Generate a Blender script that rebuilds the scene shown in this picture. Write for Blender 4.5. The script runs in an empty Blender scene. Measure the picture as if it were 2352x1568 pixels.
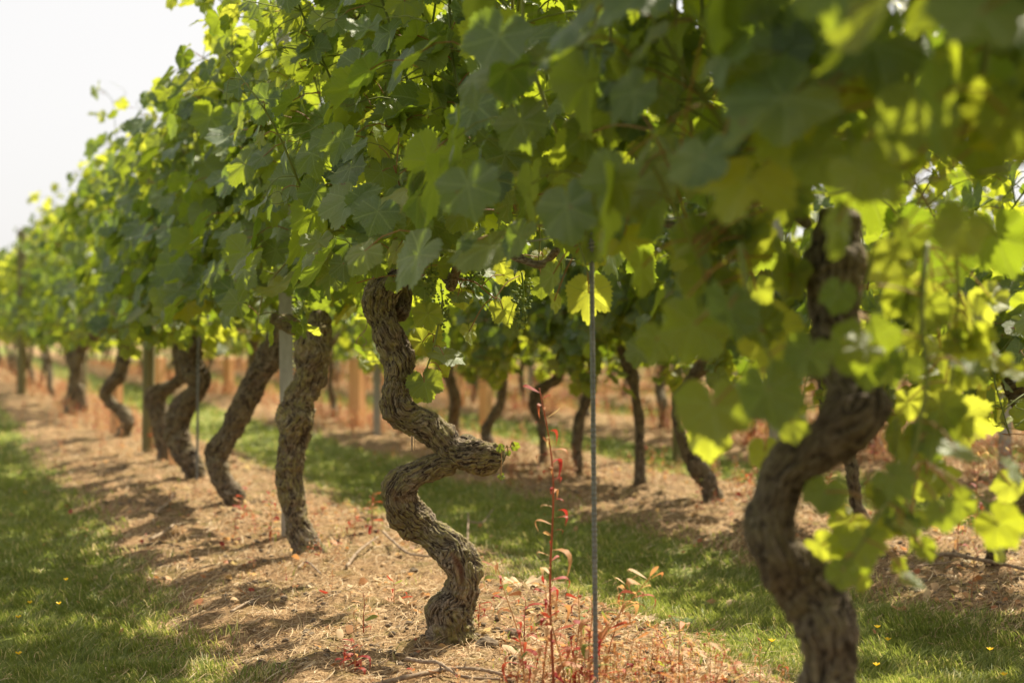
import bpy, math, random
import numpy as np
from mathutils import Vector
R = math.radians
SC = bpy.context.scene
COL = SC.collection

# ------------------------------------------------------------------ camera
F = 3267.0                 # focal length in pixels of a 2352 wide picture
CAMH = 0.73
cam = bpy.data.cameras.new('camera'); camo = bpy.data.objects.new('camera', cam); COL.objects.link(camo)
cam.sensor_width = 36; cam.lens = 50.0; cam.shift_y = -30/2352
cam.clip_start = 0.05; cam.clip_end = 2000
camo.location = (0, 0, CAMH); camo.rotation_euler = (R(90), 0, 0)
cam.dof.use_dof = True; cam.dof.focus_distance = 3.38; cam.dof.aperture_fstop = 2.5
cam.dof.aperture_blades = 9
SC.camera = camo
# ------------------------------------------------------------------ light
SUN_AZ, SUN_EL = R(38), R(49.5)
SUN_DIR = Vector((math.sin(SUN_AZ)*math.cos(SUN_EL), math.cos(SUN_AZ)*math.cos(SUN_EL), math.sin(SUN_EL)))
sl = bpy.data.lights.new('sun', 'SUN'); sl.energy = 5.0; sl.angle = R(0.6); sl.color = (1.0, 0.90, 0.70)
so = bpy.data.objects.new('sun', sl); COL.objects.link(so)
so.rotation_euler = SUN_DIR.to_track_quat('Z', 'Y').to_euler()
W = bpy.data.worlds.new("World"); SC.world = W; W.use_nodes = True
wt = W.node_tree; wt.nodes.clear()
sky = wt.nodes.new('ShaderNodeTexSky'); sky.sky_type = 'NISHITA'; sky.sun_disc = False
sky.sun_elevation = SUN_EL; sky.sun_rotation = SUN_AZ; sky.dust_density = 3.0; sky.air_density = 1.0
hs = wt.nodes.new('ShaderNodeHueSaturation'); hs.inputs['Saturation'].default_value = 0.32
bg = wt.nodes.new('ShaderNodeBackground'); bg.inputs['Strength'].default_value = 0.10
wo = wt.nodes.new('ShaderNodeOutputWorld')
veil = wt.nodes.new('ShaderNodeMix'); veil.data_type = 'RGBA'; veil.inputs[0].default_value = 0.84     # thin bright overcast over the blue
veil.inputs[7].default_value = (4.05, 3.95, 3.86, 1)
wt.links.new(sky.outputs[0], hs.inputs['Color']); wt.links.new(hs.outputs[0], veil.inputs[6]); wt.links.new(veil.outputs[2], bg.inputs[0]); wt.links.new(bg.outputs[0], wo.inputs[0])
SC.view_settings.view_transform = 'Standard'; SC.view_settings.look = 'None'
SC.view_settings.gamma = 1.0; SC.view_settings.exposure = 1.22; SC.view_settings.use_curve_mapping = False
SC.render.engine = 'CYCLES'
SC.cycles.max_bounces = 8; SC.cycles.transparent_max_bounces = 8; SC.cycles.transmission_bounces = 5
SC.cycles.diffuse_bounces = 4; SC.cycles.glossy_bounces = 2
SC.cycles.use_denoising = True
SC.cycles.sample_clamp_indirect = 4.0

# ------------------------------------------------------------------ row frame
TH = math.atan(1321/F); CT, ST = math.cos(TH), math.sin(TH)
D1 = 1.147; ROWGAP = 1.94
def P(D, s, z=0.0): return np.array([D*CT - s*ST, D*ST + s*CT, z])
def at(u, v, y): return np.array([(u-1176)/F*y, y, CAMH + (754-v)/F*y])
def DS(x, y): return x*CT + y*ST, -x*ST + y*CT
def y_of(u, D=D1): return F*D/CT/(u+145)
ROWROT = math.pi/2 + TH     # local +X along the row, local +Y towards the camera side
rng = np.random.default_rng(7)

# ------------------------------------------------------------------ noise
def _h(i, j, k, seed):
    n = (i*374761393 + j*668265263 + k*2147483647 + seed*1274126177) & 0xFFFFFFFF
    n = ((n ^ (n >> 13))*1274126177) & 0xFFFFFFFF
    n = ((n ^ (n >> 16))*2246822519) & 0xFFFFFFFF
    return ((n ^ (n >> 15)) & 0xFFFFFF)/float(0xFFFFFF)
def vnoise(p, seed=0):
    p = np.asarray(p, float); f = np.floor(p); i = f.astype(np.int64); t = p - f; t = t*t*(3-2*t)
    x, y, z = i[:, 0], i[:, 1], i[:, 2]; a, b, c = t[:, 0], t[:, 1], t[:, 2]
    r = 0
    for dx in (0, 1):
        for dy in (0, 1):
            for dz in (0, 1):
                r = r + _h(x+dx, y+dy, z+dz, seed)*(a if dx else 1-a)*(b if dy else 1-b)*(c if dz else 1-c)
    return r
def fbm(p, seed=0, o=4):
    r, w, s = 0, .5, 0
    for k in range(o):
        r = r + w*vnoise(np.asarray(p)*2**k, seed+k*17); s += w; w *= .5
    return r/s
def sstep(a, b, x):
    t = np.clip((x-a)/(b-a), 0, 1); return t*t*(3-2*t)

MOUNDS = [((u-1176)/F*y, y) for u, y in ((1035, 3.43), (1900, 1.95), (745, 4.65), (548, 5.86), (452, 6.79), (385, 7.75), (288, 9.55))]   # heaped soil round the nearer feet
def row_near(D):            # distance to the nearest row centre line (rows with index >= 1, plus the row left of the camera)
    k = np.round((D-D1)/ROWGAP); return D-(D1+k*ROWGAP)
def ground_h(x, y):
    x = np.asarray(x, float); y = np.asarray(y, float)
    D, s = DS(x, y); w = row_near(D)
    h = -0.05*sstep(.35, .75, np.abs(w)) - 0.010
    q = np.stack([x*2.1, y*2.1, 0*x], -1); h = h + (fbm(q, 3)-.5)*.06
    dd = 1-sstep(.45, .65, np.abs(w))
    q = np.stack([x*18, y*18, 0*x], -1)
    for mx_, my_ in MOUNDS: h = h+.016*np.exp(-((x-mx_)**2+(y-my_)**2)/.022)
    far = 1-sstep(9, 22, y)
    h = h + (fbm(q, 9)-.5)*.035*dd*far
    return h
def gh1(x, y): return float(ground_h(np.array([x]), np.array([y]))[0])

# ------------------------------------------------------------------ mesh helpers
def mesh_np(name, V, Fs, attrs=None, uv=None, smooth=True):
    """Fs: list of (m,k) index arrays"""
    me = bpy.data.meshes.new(name)
    V = np.ascontiguousarray(V, np.float32); me.vertices.add(len(V)); me.vertices.foreach_set('co', V.ravel())
    if not isinstance(Fs, list) or isinstance(Fs[0], (list, tuple)): Fs = [np.array(Fs)]
    Fs = [np.asarray(f, np.int32) for f in Fs if len(f)]
    nl = sum(f.size for f in Fs); nf = sum(len(f) for f in Fs)
    me.loops.add(nl); me.polygons.add(nf)
    allv = np.concatenate([f.ravel() for f in Fs]); me.loops.foreach_set('vertex_index', allv)
    tot = np.concatenate([np.full(len(f), f.shape[1], np.int32) for f in Fs])
    st = np.concatenate([[0], np.cumsum(tot)[:-1]]).astype(np.int32)
    me.polygons.foreach_set('loop_start', st)
    try: me.polygons.foreach_set('loop_total', tot)
    except Exception: pass
    me.update(calc_edges=True)
    me.polygons.foreach_set('use_smooth', np.full(nf, smooth, bool))
    for k, a in (attrs or {}).items():
        a = np.asarray(a, np.float32)
        if a.ndim == 1:
            at_ = me.attributes.new(k, 'FLOAT', 'POINT'); at_.data.foreach_set('value', a)
        else:
            at_ = me.attributes.new(k, 'FLOAT_VECTOR', 'POINT'); at_.data.foreach_set('vector', np.ascontiguousarray(a).ravel())
    me.validate(verbose=False)
    return me
def link(name, me, mat, parent=None, **props):
    o = bpy.data.objects.new(name, me); COL.objects.link(o)
    if me is not None and mat is not None and not me.materials: me.materials.append(mat)
    if parent is not None: o.parent = parent
    for k, v in props.items(): o[k] = v
    return o
def empty(name, loc, rz=0.0, **props):
    o = bpy.data.objects.new(name, None); COL.objects.link(o); o.location = loc; o.rotation_euler = (0, 0, rz)
    o.empty_display_size = .1
    for k, v in props.items(): o[k] = v
    return o
def copy_tree(o, parent=None):
    c = o.copy(); COL.objects.link(c); c.parent = parent
    for ch in o.children: copy_tree(ch, c)
    return c
class MB:
    """collects pieces (V, tris, quads, attributes) into one mesh"""
    def __init__(s): s.V = []; s.T = []; s.Q = []; s.A = {}; s.n = 0
    def add(s, V, T=None, Q=None, **A):
        V = np.asarray(V, float)
        if T is not None and len(T): s.T.append(np.asarray(T)+s.n)
        if Q is not None and len(Q): s.Q.append(np.asarray(Q)+s.n)
        for k, a in A.items():
            a = np.asarray(a, float)
            if a.ndim == 0: a = np.full(len(V), float(a))
            s.A.setdefault(k, []).append(a)
        s.V.append(V); s.n += len(V)
    def mesh(s, name, smooth=True):
        V = np.concatenate(s.V); Fs = []
        if s.T: Fs.append(np.concatenate(s.T))
        if s.Q: Fs.append(np.concatenate(s.Q))
        return mesh_np(name, V, Fs, {k: np.concatenate(a) for k, a in s.A.items()}, smooth=smooth)
def spline(pts, n):
    pts = np.asarray(pts, float)
    if len(pts) == 2:
        t = np.linspace(0, 1, n)[:, None]; return pts[0]*(1-t)+pts[1]*t
    p = np.vstack([2*pts[0]-pts[1], pts, 2*pts[-1]-pts[-2]])
    m = len(pts)-1; T = np.linspace(0, m, n); i = np.minimum(T.astype(int), m-1); t = (T-i)[:, None]
    a, b, c, d = p[i], p[i+1], p[i+2], p[i+3]
    return .5*((2*b)+(c-a)*t+(2*a-5*b+4*c-d)*t*t+(3*b-a-3*c+d)*t**3)
def frames(C):
    T = np.gradient(C, axis=0); T /= np.linalg.norm(T, axis=1)[:, None]+1e-12
    n = np.cross(T[0], [0.13, 0.9, 0.3]); n /= np.linalg.norm(n)
    N = [n]
    for t in T[1:]:
        n = n-t*np.dot(n, t); n = n/(np.linalg.norm(n)+1e-12); N.append(n)
    N = np.array(N); return T, N, np.cross(T, N)
def tube(C, r, k=8, caps=True):
    C = np.asarray(C, float); r = np.broadcast_to(np.asarray(r, float), (len(C),))
    T, N, B = frames(C); a = np.arange(k)*2*math.pi/k
    V = C[:, None]+r[:, None, None]*(np.cos(a)[None, :, None]*N[:, None]+np.sin(a)[None, :, None]*B[:, None])
    V = V.reshape(-1, 3); n = len(C)
    i = np.arange(n-1)[:, None]*k; j = np.arange(k)[None]; j2 = (j+1) % k
    Q = np.stack([i+j, i+j2, i+k+j2, i+k+j], -1).reshape(-1, 4); Tt = None
    if caps:
        V = np.vstack([V, C[:1]-T[:1]*r[0]*.4, C[-1:]+T[-1:]*r[-1]*.4]); a0, a1 = n*k, n*k+1; j = np.arange(k); j2 = (j+1) % k
        Tt = np.vstack([np.stack([j2, j, 0*j+a0], -1), np.stack([(n-1)*k+j, (n-1)*k+j2, 0*j+a1], -1)])
    return V, Tt, Q
def lathe(prof, k=16):
    prof = np.asarray(prof, float); a = np.arange(k)*2*math.pi/k
    V = np.stack([prof[:, :1]*np.cos(a), prof[:, :1]*np.sin(a), np.repeat(prof[:, 1:], k, 1)], -1).reshape(-1, 3)
    n = len(prof); i = np.arange(n-1)[:, None]*k; j = np.arange(k)[None]; j2 = (j+1) % k
    return V, np.stack([i+j, i+j2, i+k+j2, i+k+j], -1).reshape(-1, 4)
def box(cx, cy, cz, sx, sy, sz):
    V = np.array([[x, y, z] for z in (-.5, .5) for y in (-.5, .5) for x in (-.5, .5)])*[sx, sy, sz]+[cx, cy, cz]
    return V, [[0, 2, 3, 1], [4, 5, 7, 6], [0, 1, 5, 4], [2, 6, 7, 3], [0, 4, 6, 2], [1, 3, 7, 5]]

# ------------------------------------------------------------------ materials
class NT:
    def __init__(s, name):
        s.m = bpy.data.materials.new(name); s.m.use_nodes = True; s.t = s.m.node_tree; s.t.nodes.clear()
        s.out = s.n('ShaderNodeOutputMaterial')
    def n(s, ty, **kw):
        x = s.t.nodes.new(ty)
        for k, v in kw.items(): setattr(x, k, v)
        return x
    def l(s, a, b): s.t.links.new(a, b)
    def setv(s, sock, v):
        if hasattr(v, 'is_output') or isinstance(v, bpy.types.NodeSocket): s.l(v, sock)
        else: sock.default_value = v
    def math(s, op, a, b=None, c=None, clamp=False):
        x = s.n('ShaderNodeMath', operation=op, use_clamp=clamp); s.setv(x.inputs[0], a)
        if b is not None: s.setv(x.inputs[1], b)
        if c is not None: s.setv(x.inputs[2], c)
        return x.outputs[0]
    def attr(s, name, vec=False):
        x = s.n('ShaderNodeAttribute', attribute_name=name); return x.outputs['Vector' if vec else 'Fac']
    def noise(s, co, scale, detail=4, rough=.55, out='Fac'):
        x = s.n('ShaderNodeTexNoise'); x.inputs['Scale'].default_value = scale; x.inputs['Detail'].default_value = detail
        x.inputs['Roughness'].default_value = rough
        if co is not None: s.l(co, x.inputs['Vector'])
        return x.outputs[out]
    def ramp(s, f, stops, interp='LINEAR'):
        x = s.n('ShaderNodeValToRGB'); x.color_ramp.interpolation = interp; s.l(f, x.inputs[0]); e = x.color_ramp.elements
        while len(e) < len(stops): e.new(.5)
        for a, (p, c) in zip(e, stops):
            a.position = p; a.color = (*c, 1) if len(c) == 3 else c
        return x.outputs[0]
    def mix(s, f, a, b, mode='MIX'):
        x = s.n('ShaderNodeMix', data_type='RGBA', blend_type=mode); s.setv(x.inputs[0], f)
        for q, v in ((x.inputs[6], a), (x.inputs[7], b)):
            s.setv(q, (*v, 1) if isinstance(v, tuple) and len(v) == 3 else v)
        return x.outputs[2]
    def maprange(s, v, a, b, c, d):
        x = s.n('ShaderNodeMapRange'); s.l(v, x.inputs[0])
        for i, q in enumerate((a, b, c, d)): x.inputs[i+1].default_value = q
        return x.outputs[0]
    def bump(s, h, strength=.5, dist=.01, normal=None):
        x = s.n('ShaderNodeBump'); s.l(h, x.inputs['Height']); x.inputs['Strength'].default_value = strength; x.inputs['Distance'].default_value = dist
        if normal is not None: s.l(normal, x.inputs['Normal'])
        return x.outputs[0]
    def pbr(s, col, rough=.7, normal=None, spec=.5, metal=0.0):
        x = s.n('ShaderNodeBsdfPrincipled'); s.setv(x.inputs['Base Color'], (*col, 1) if isinstance(col, tuple) and len(col) == 3 else col)
        s.setv(x.inputs['Roughness'], rough); x.inputs['Specular IOR Level'].default_value = spec; s.setv(x.inputs['Metallic'], metal)
        if normal is not None: s.l(normal, x.inputs['Normal'])
        return x.outputs[0]
    def done(s, sh): s.l(sh, s.out.inputs['Surface']); return s.m

def leaf_material(name, veins=True):
    t = NT(name); uvn = t.attr('leafco', True); tint = t.attr('tint'); young = t.attr('young')
    sep = t.n('ShaderNodeSeparateXYZ'); t.l(uvn, sep.inputs[0]); x, y = sep.outputs[0], sep.outputs[1]
    dark = t.mix(tint, (.040, .076, .031), (.078, .128, .032))
    col = t.mix(young, dark, (.17, .24, .045))  # this mix carries shoot-tip age and also backlight painted into the leaf colour
    tcol = t.mix(tint, (.29, .43, .020), (.54, .60, .026)); tcol = t.mix(young, tcol, (.62, .64, .055))
    geo = t.n('ShaderNodeNewGeometry'); tc = t.n('ShaderNodeTexCoord')
    blotch = t.noise(uvn, 3.0, 3); col = t.mix(t.maprange(blotch, .35, .7, 0, .35), col, (.075, .12, .03))
    back = t.mix(.5, col, (.13, .19, .10))
    if veins:
        a = t.math('ARCTAN2', x, y); r = t.math('SQRT', t.math('ADD', t.math('MULTIPLY', x, x), t.math('MULTIPLY', y, y)))
        d = t.math('PINGPONG', t.math('ADD', a, R(55*4)), R(27.5))   # angular distance to the nearest main vein
        al = t.math('MULTIPLY', r, t.math('COSINE', d)); ac = t.math('MULTIPLY', r, t.math('SINE', d))
        main = t.maprange(ac, .010, .027, 1, 0)
        fr = t.math('FRACT', t.math('DIVIDE', t.math('SUBTRACT', al, t.math('MULTIPLY', ac, .85)), .15))
        sec = t.maprange(t.math('ABSOLUTE', t.math('SUBTRACT', fr, .5)), .03, .10, 1, 0)
        vein = t.math('MAXIMUM', main, t.math('MULTIPLY', sec, .55), clamp=True)
        fine = t.n('ShaderNodeTexVoronoi', feature='DISTANCE_TO_EDGE'); fine.inputs['Scale'].default_value = 17; t.l(uvn, fine.inputs['Vector'])
        quilt = t.math('MINIMUM', fine.outputs[0], .12)
        col = t.mix(t.math('MULTIPLY', vein, .75), col, (.22, .29, .10)); back = t.mix(t.math('MULTIPLY', vein, .5), back, (.25, .30, .13))
        tcol = t.mix(t.math('MULTIPLY', vein, .45), tcol, (.30, .36, .05))
        hgt = t.math('SUBTRACT', t.math('MULTIPLY', quilt, 4.0), t.math('MULTIPLY', vein, .7))
        nrm = t.bump(hgt, .55, .0022)
    else:
        nrm = t.bump(t.noise(uvn, 9, 2), .4, .003)
    spot = t.noise(tc.outputs['Object'], 38, 2); brown = t.maprange(spot, .72, .77, 0, 1)
    col = t.mix(brown, col, (.12, .07, .03)); tcol = t.mix(t.math('MULTIPLY', brown, .6), tcol, (.25, .13, .03))
    face = t.mix(geo.outputs['Backfacing'], col, back)
    rough = t.math('ADD', t.math('MULTIPLY', geo.outputs['Backfacing'], .25), .46)
    p = t.pbr(face, rough, nrm, .6)
    tr = t.n('ShaderNodeBsdfTranslucent'); t.l(tcol, tr.inputs[0]); t.l(nrm, tr.inputs['Normal'])
    mx = t.n('ShaderNodeMixShader'); t.l(t.math('ADD', t.math('MULTIPLY', t.math('MAXIMUM', tint, young), .30), .30, clamp=True), mx.inputs[0]); t.l(p, mx.inputs[1]); t.l(tr.outputs[0], mx.inputs[2])
    return t.done(mx.outputs[0])

def bark_material(name, lichen=.85, tone=1.0):
    t = NT(name); b = t.attr('bark', True); ridge = t.attr('ridge'); bare = t.attr('bare'); tc = t.n('ShaderNodeTexCoord').outputs['Object']
    mp = t.n('ShaderNodeMapping'); t.l(b, mp.inputs[0]); mp.inputs['Scale'].default_value = (1, 1, 1)
    f1 = t.noise(mp.outputs[0], 520, 5, .7); f2 = t.noise(mp.outputs[0], 210, 5, .65); big = t.noise(tc, 14, 4, .6)
    base = t.ramp(f2, [(.34, (.06, .044, .032)), (.46, (.19, .15, .11)), (.62, (.44, .38, .30))])
    base = t.mix(t.maprange(t.noise(tc, 6, 3), .42, .6, 0, .5), base, t.mix(f2, (.06, .038, .024), (.25, .165, .10)))
    base = t.mix(t.math('MULTIPLY', t.maprange(ridge, .05, .55, 1, 0), .9), base, (.022, .015, .010))
    lf = t.math('MULTIPLY', t.maprange(big, .38, .54, 0, 1), t.maprange(f1, .35, .62, 0, 1))
    lf = t.math('MULTIPLY', lf, t.math('MULTIPLY', t.maprange(ridge, .3, .75, 0, 1), lichen))
    lcol = t.mix(t.maprange(t.noise(tc, 70, 3), .35, .65, 0, 1), (.13, .13, .026), (.40, .37, .10))
    col = t.mix(lf, base, lcol)
    col = t.mix(1.0, col, (tone, tone*.96, tone*.9), 'MULTIPLY')
    rc = t.ramp(f1, [(.3, (.10, .045, .025)), (.7, (.30, .16, .10))]); col = t.mix(bare, col, rc)
    h = t.math('ADD', t.math('MULTIPLY', f1, .7), t.math('MULTIPLY', f2, 1.1))
    return t.done(t.pbr(col, .88, t.bump(h, 1.0, .008), .2))

def simple_mat(name, stops, scale, rough=.8, stretch=(1, 1, 1), bumpd=.002, metal=0.0, spec=.4, coords='Object', trans=0):
    t = NT(name); tc = t.n('ShaderNodeTexCoord').outputs[coords]; mp = t.n('ShaderNodeMapping'); t.l(tc, mp.inputs[0]); mp.inputs['Scale'].default_value = stretch
    f = t.noise(mp.outputs[0], scale, 5, .6); col = t.ramp(f, stops)
    p = t.pbr(col, rough, t.bump(f, .5, bumpd), spec, metal)
    return t.done(p)
def tint_mat(name, stops, trans=.35, rough=.6, spec=.3, sat=1.3):
    """colour from the 0..1 attribute 'tint' - one value per blade / leaflet"""
    t = NT(name); f = t.attr('tint'); col = t.ramp(f, stops); p = t.pbr(col, rough, None, spec)
    tr = t.n('ShaderNodeBsdfTranslucent'); c2 = t.mix(1.0, col, (sat, sat, sat*.8), 'MULTIPLY'); t.l(c2, tr.inputs[0])
    mx = t.n('ShaderNodeMixShader'); mx.inputs[0].default_value = trans; t.l(p, mx.inputs[1]); t.l(tr.outputs[0], mx.inputs[2])
    return t.done(mx.outputs[0])

M = {}
M['leaf'] = leaf_material('vine_leaf'); M['leaf_far'] = leaf_material('vine_leaf_plain', False)
M['bark'] = bark_material('old_vine_bark'); M['bark_dark'] = bark_material('old_vine_bark_dry', .4, .82)
M['cane'] = tint_mat('green_cane', [(0, (.10, .13, .03)), (.5, (.22, .25, .06)), (.8, (.30, .17, .06)), (1, (.26, .09, .04))], .15)
M['grape'] = tint_mat('green_grape', [(0, (.11, .16, .03)), (1, (.30, .36, .08))], .35)
M['grass'] = tint_mat('grass_blade', [(0, (.10, .14, .030)), (.4, (.21, .245, .052)), (.8, (.37, .38, .095)), (.9, (.46, .41, .16)), (1, (.56, .46, .24))], .42, .5)
M['straw'] = tint_mat('dry_stalk', [(0, (.10, .055, .03)), (.3, (.25, .15, .075)), (.7, (.50, .36, .20)), (1, (.66, .53, .36))], .15, .8)
M['weed'] = tint_mat('willowherb', [(0, (.28, .022, .022)), (.18, (.34, .06, .035)), (.35, (.40, .17, .07)), (.6, (.50, .29, .13)), (.85, (.56, .41, .24)), (.93, (.24, .26, .05)), (1, (.15, .20, .05))], .4, .6, sat=1.35)
M['wood_post'] = simple_mat('weathered_green_post', [(.3, (.10, .095, .035)), (.7, (.22, .19, .085))], 30, .85, (1, 1, .08), .003)
M['stake'] = simple_mat('fresh_orange_stake', [(.3, (.52, .25, .10)), (.7, (.72, .42, .20))], 25, .75, (1, 1, .08), .002)
M['steel'] = simple_mat('galvanised_steel', [(.3, (.26, .25, .22)), (.7, (.38, .37, .33))], 40, .5, (1, 1, .4), .0004, .35, .5)
M['rod'] = simple_mat('grey_rod_steel', [(.3, (.10, .105, .10)), (.7, (.21, .21, .20))], 120, .5, (1, 1, .4), .0004, .5, .5)
M['twig'] = simple_mat('dry_vine_twig', [(.3, (.14, .09, .055)), (.7, (.36, .27, .18))], 70, .85, (1, 1, 1), .002)
M['clod'] = simple_mat('soil_clod', [(.3, (.07, .048, .03)), (.7, (.21, .155, .10))], 60, .95, (1, 1, 1), .003)
M['petal'] = tint_mat('yellow_petal', [(0, (.75, .42, .01)), (1, (.85, .62, .03))], .3)

def ground_material():
    t = NT('vineyard_ground'); tc = t.n('ShaderNodeTexCoord').outputs['Object']; g = t.attr('grassy'); s = t.n('ShaderNodeSeparateXYZ')
    n1 = t.noise(tc, 60, 6, .7); n2 = t.noise(tc, 9, 5, .6); n3 = t.noise(tc, 2.2, 4)
    soil = t.ramp(n1, [(.32, (.05, .032, .018)), (.43, (.18, .112, .055)), (.56, (.34, .22, .115)), (.72, (.56, .40, .22))])
    soil = t.mix(t.maprange(n2, .5, .62, 0, .7), soil, (.17, .135, .045))
    soil = t.mix(t.maprange(n3, .45, .65, 0, .35), soil, (.36, .21, .10))
    mp = t.n('ShaderNodeMapping'); t.l(tc, mp.inputs[0]); mp.inputs['Scale'].default_value = (1, .4, 1)
    gn = t.noise(mp.outputs[0], 90, 5, .7)
    grass = t.ramp(gn, [(.25, (.08, .10, .02)), (.5, (.17, .20, .04)), (.75, (.30, .30, .08))])
    grass = t.mix(t.maprange(n2, .5, .7, 0, .5), grass, (.17, .18, .06))
    col = t.mix(t.maprange(t.math('ADD', g, t.math('MULTIPLY', t.math('SUBTRACT', n2, .5), .9)), .38, .62, 0, 1), soil, grass)
    h = t.math('ADD', n1, t.math('MULTIPLY', n2, 1.5))
    return t.done(t.pbr(col, .95, t.bump(h, .9, .018), .15))

# ------------------------------------------------------------------ ground
def grassiness(D):
    w = np.abs(row_near(D)); out = sstep(.42, .74, w)
    out = np.where(D < D1, sstep(.47, .72, D1-D), out)     # left of the first row it is grass right up to the strip
    return out
def build_ground():
    def grade(lo, a, b, hi, step, growth=1.13):
        mid = list(np.arange(a, b, step)); x, d = a, step; left = []
        while x > lo: d *= growth; x -= d; left.append(x)
        x, d = b, step; right = []
        while x < hi: d *= growth; x += d; right.append(x)
        return np.array(left[::-1]+mid+right)
    Ds = grade(-300, -.6, 3.9, 600, .022, 1.10); Ss = grade(-60, 1.3, 8.0, 900, .024, 1.07)
    Dg, Sg = np.meshgrid(Ds, Ss, indexing='ij'); X = Dg*CT-Sg*ST; Y = Dg*ST+Sg*CT
    Z = ground_h(X.ravel(), Y.ravel()); fade = 1-sstep(40, 120, np.hypot(X, Y).ravel()); Z = Z*fade
    V = np.stack([X.ravel(), Y.ravel(), Z], -1); n, m = len(Ds), len(Ss)
    i = np.arange(n-1)[:, None]*m; j = np.arange(m-1)[None]
    Q = np.stack([i+j, i+m+j, i+m+j+1, i+j+1], -1).reshape(-1, 4)
    g = grassiness(Dg.ravel()+(fbm(np.stack([X.ravel()*3, Y.ravel()*3, 0*Z], -1), 5)-.5)*.28)
    link('ground', mesh_np('ground', V, Q, {'grassy': g}), ground_material(), kind='structure')
build_ground()

def visible_xy(n, ymin, ymax, ypow=1.0, margin=1.1):
    """random ground points inside the camera's view wedge"""
    y = ymin+(ymax-ymin)*rng.random(n)**ypow; x = (rng.random(n)*2-1)*y*(1176/F)*margin
    return x, y
def strips(base, tip, width, side, bend, nseg, tint):
    """tapering curved blades. base (n,3), tip (n,3), side (n,3) unit width direction, bend (n,3) mid offset"""
    n = len(base); ts = np.linspace(0, 1, nseg+1); rows = []
    for t in ts[:-1]:
        c = base*(1-t)+tip*t+bend*(4*t*(1-t)) ; w = (width*(1-t**1.6)*.5)[:, None]*side; rows += [c-w, c+w]
    rows.append(tip); V = np.stack(rows, 1); k = V.shape[1]
    off = np.arange(n)[:, None]*k; Q = []
    for a in range(nseg-1): Q.append(off+np.array([2*a, 2*a+1, 2*a+3, 2*a+2]))
    T = off+np.array([2*(nseg-1), 2*(nseg-1)+1, k-1])
    return V.reshape(-1, 3), T, (np.concatenate(Q) if Q else None), np.repeat(tint, k)

def build_grass():
    mb = MB()
    for (n, y0, y1, hh, ww) in ((170000, 2.5, 4.6, .030, .0030), (120000, 4.6, 8.5, .034, .0045), (60000, 8.5, 20, .045, .010)):
        x, y = visible_xy(n, y0, y1, 1.0); D, s = DS(x, y)
        q = np.stack([x*3, y*3, 0*x], -1); nz = fbm(q, 5)-.5
        g = grassiness(D+nz*.28); patch = fbm(np.stack([x*7, y*7, 0*x+3], -1), 21)
        keep = rng.random(n) < np.clip(g, 0, 1)*np.clip(.15+2.2*(patch-.2), 0, 2)
        # a few loose tufts on the soil
        keep |= (rng.random(n) < .03*sstep(.55, .8, patch))
        x, y, patch = x[keep], y[keep], patch[keep]; m = len(x)
        tuft = vnoise(np.stack([x*22, y*22, 0*x], -1), 31)
        h = hh*(.45+.9*tuft)*(.6+.8*rng.random(m)); a = rng.random(m)*6.283; lean = h*(.25+.9*rng.random(m))
        a = a*.6+vnoise(np.stack([x*9, y*9, 0*x], -1), 41)*5
        base = np.stack([x, y, ground_h(x, y)-.004], -1)
        dirn = np.stack([np.cos(a), np.sin(a), 0*a], -1); tip = base+dirn*lean[:, None]; tip[:, 2] += h*.85
        side = np.stack([-np.sin(a+.6), np.cos(a+.6), 0*a], -1); bend = dirn*(-lean*.12)[:, None]; bend[:, 2] = h*.14
        tint = np.clip(.12+.75*fbm(np.stack([x*2.5, y*2.5, 0*x+9], -1), 51)*rng.random(m)**.5+rng.normal(0, .10, m), 0, .86)
        dry = rng.random(m) < .10+.25*(1-grassiness(DS(x, y)[0])); tint[dry] = .88+.12*rng.random(dry.sum())
        V, T, Q, tt = strips(base, tip, ww*(.7+.6*rng.random(m)), side, bend, 3, tint); mb.add(V, T, Q, tint=tt)
    link('grass', mb.mesh('grass'), M['grass'], kind='stuff', label='short green grass growing in the alleys between the vine rows')
build_grass()

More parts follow.
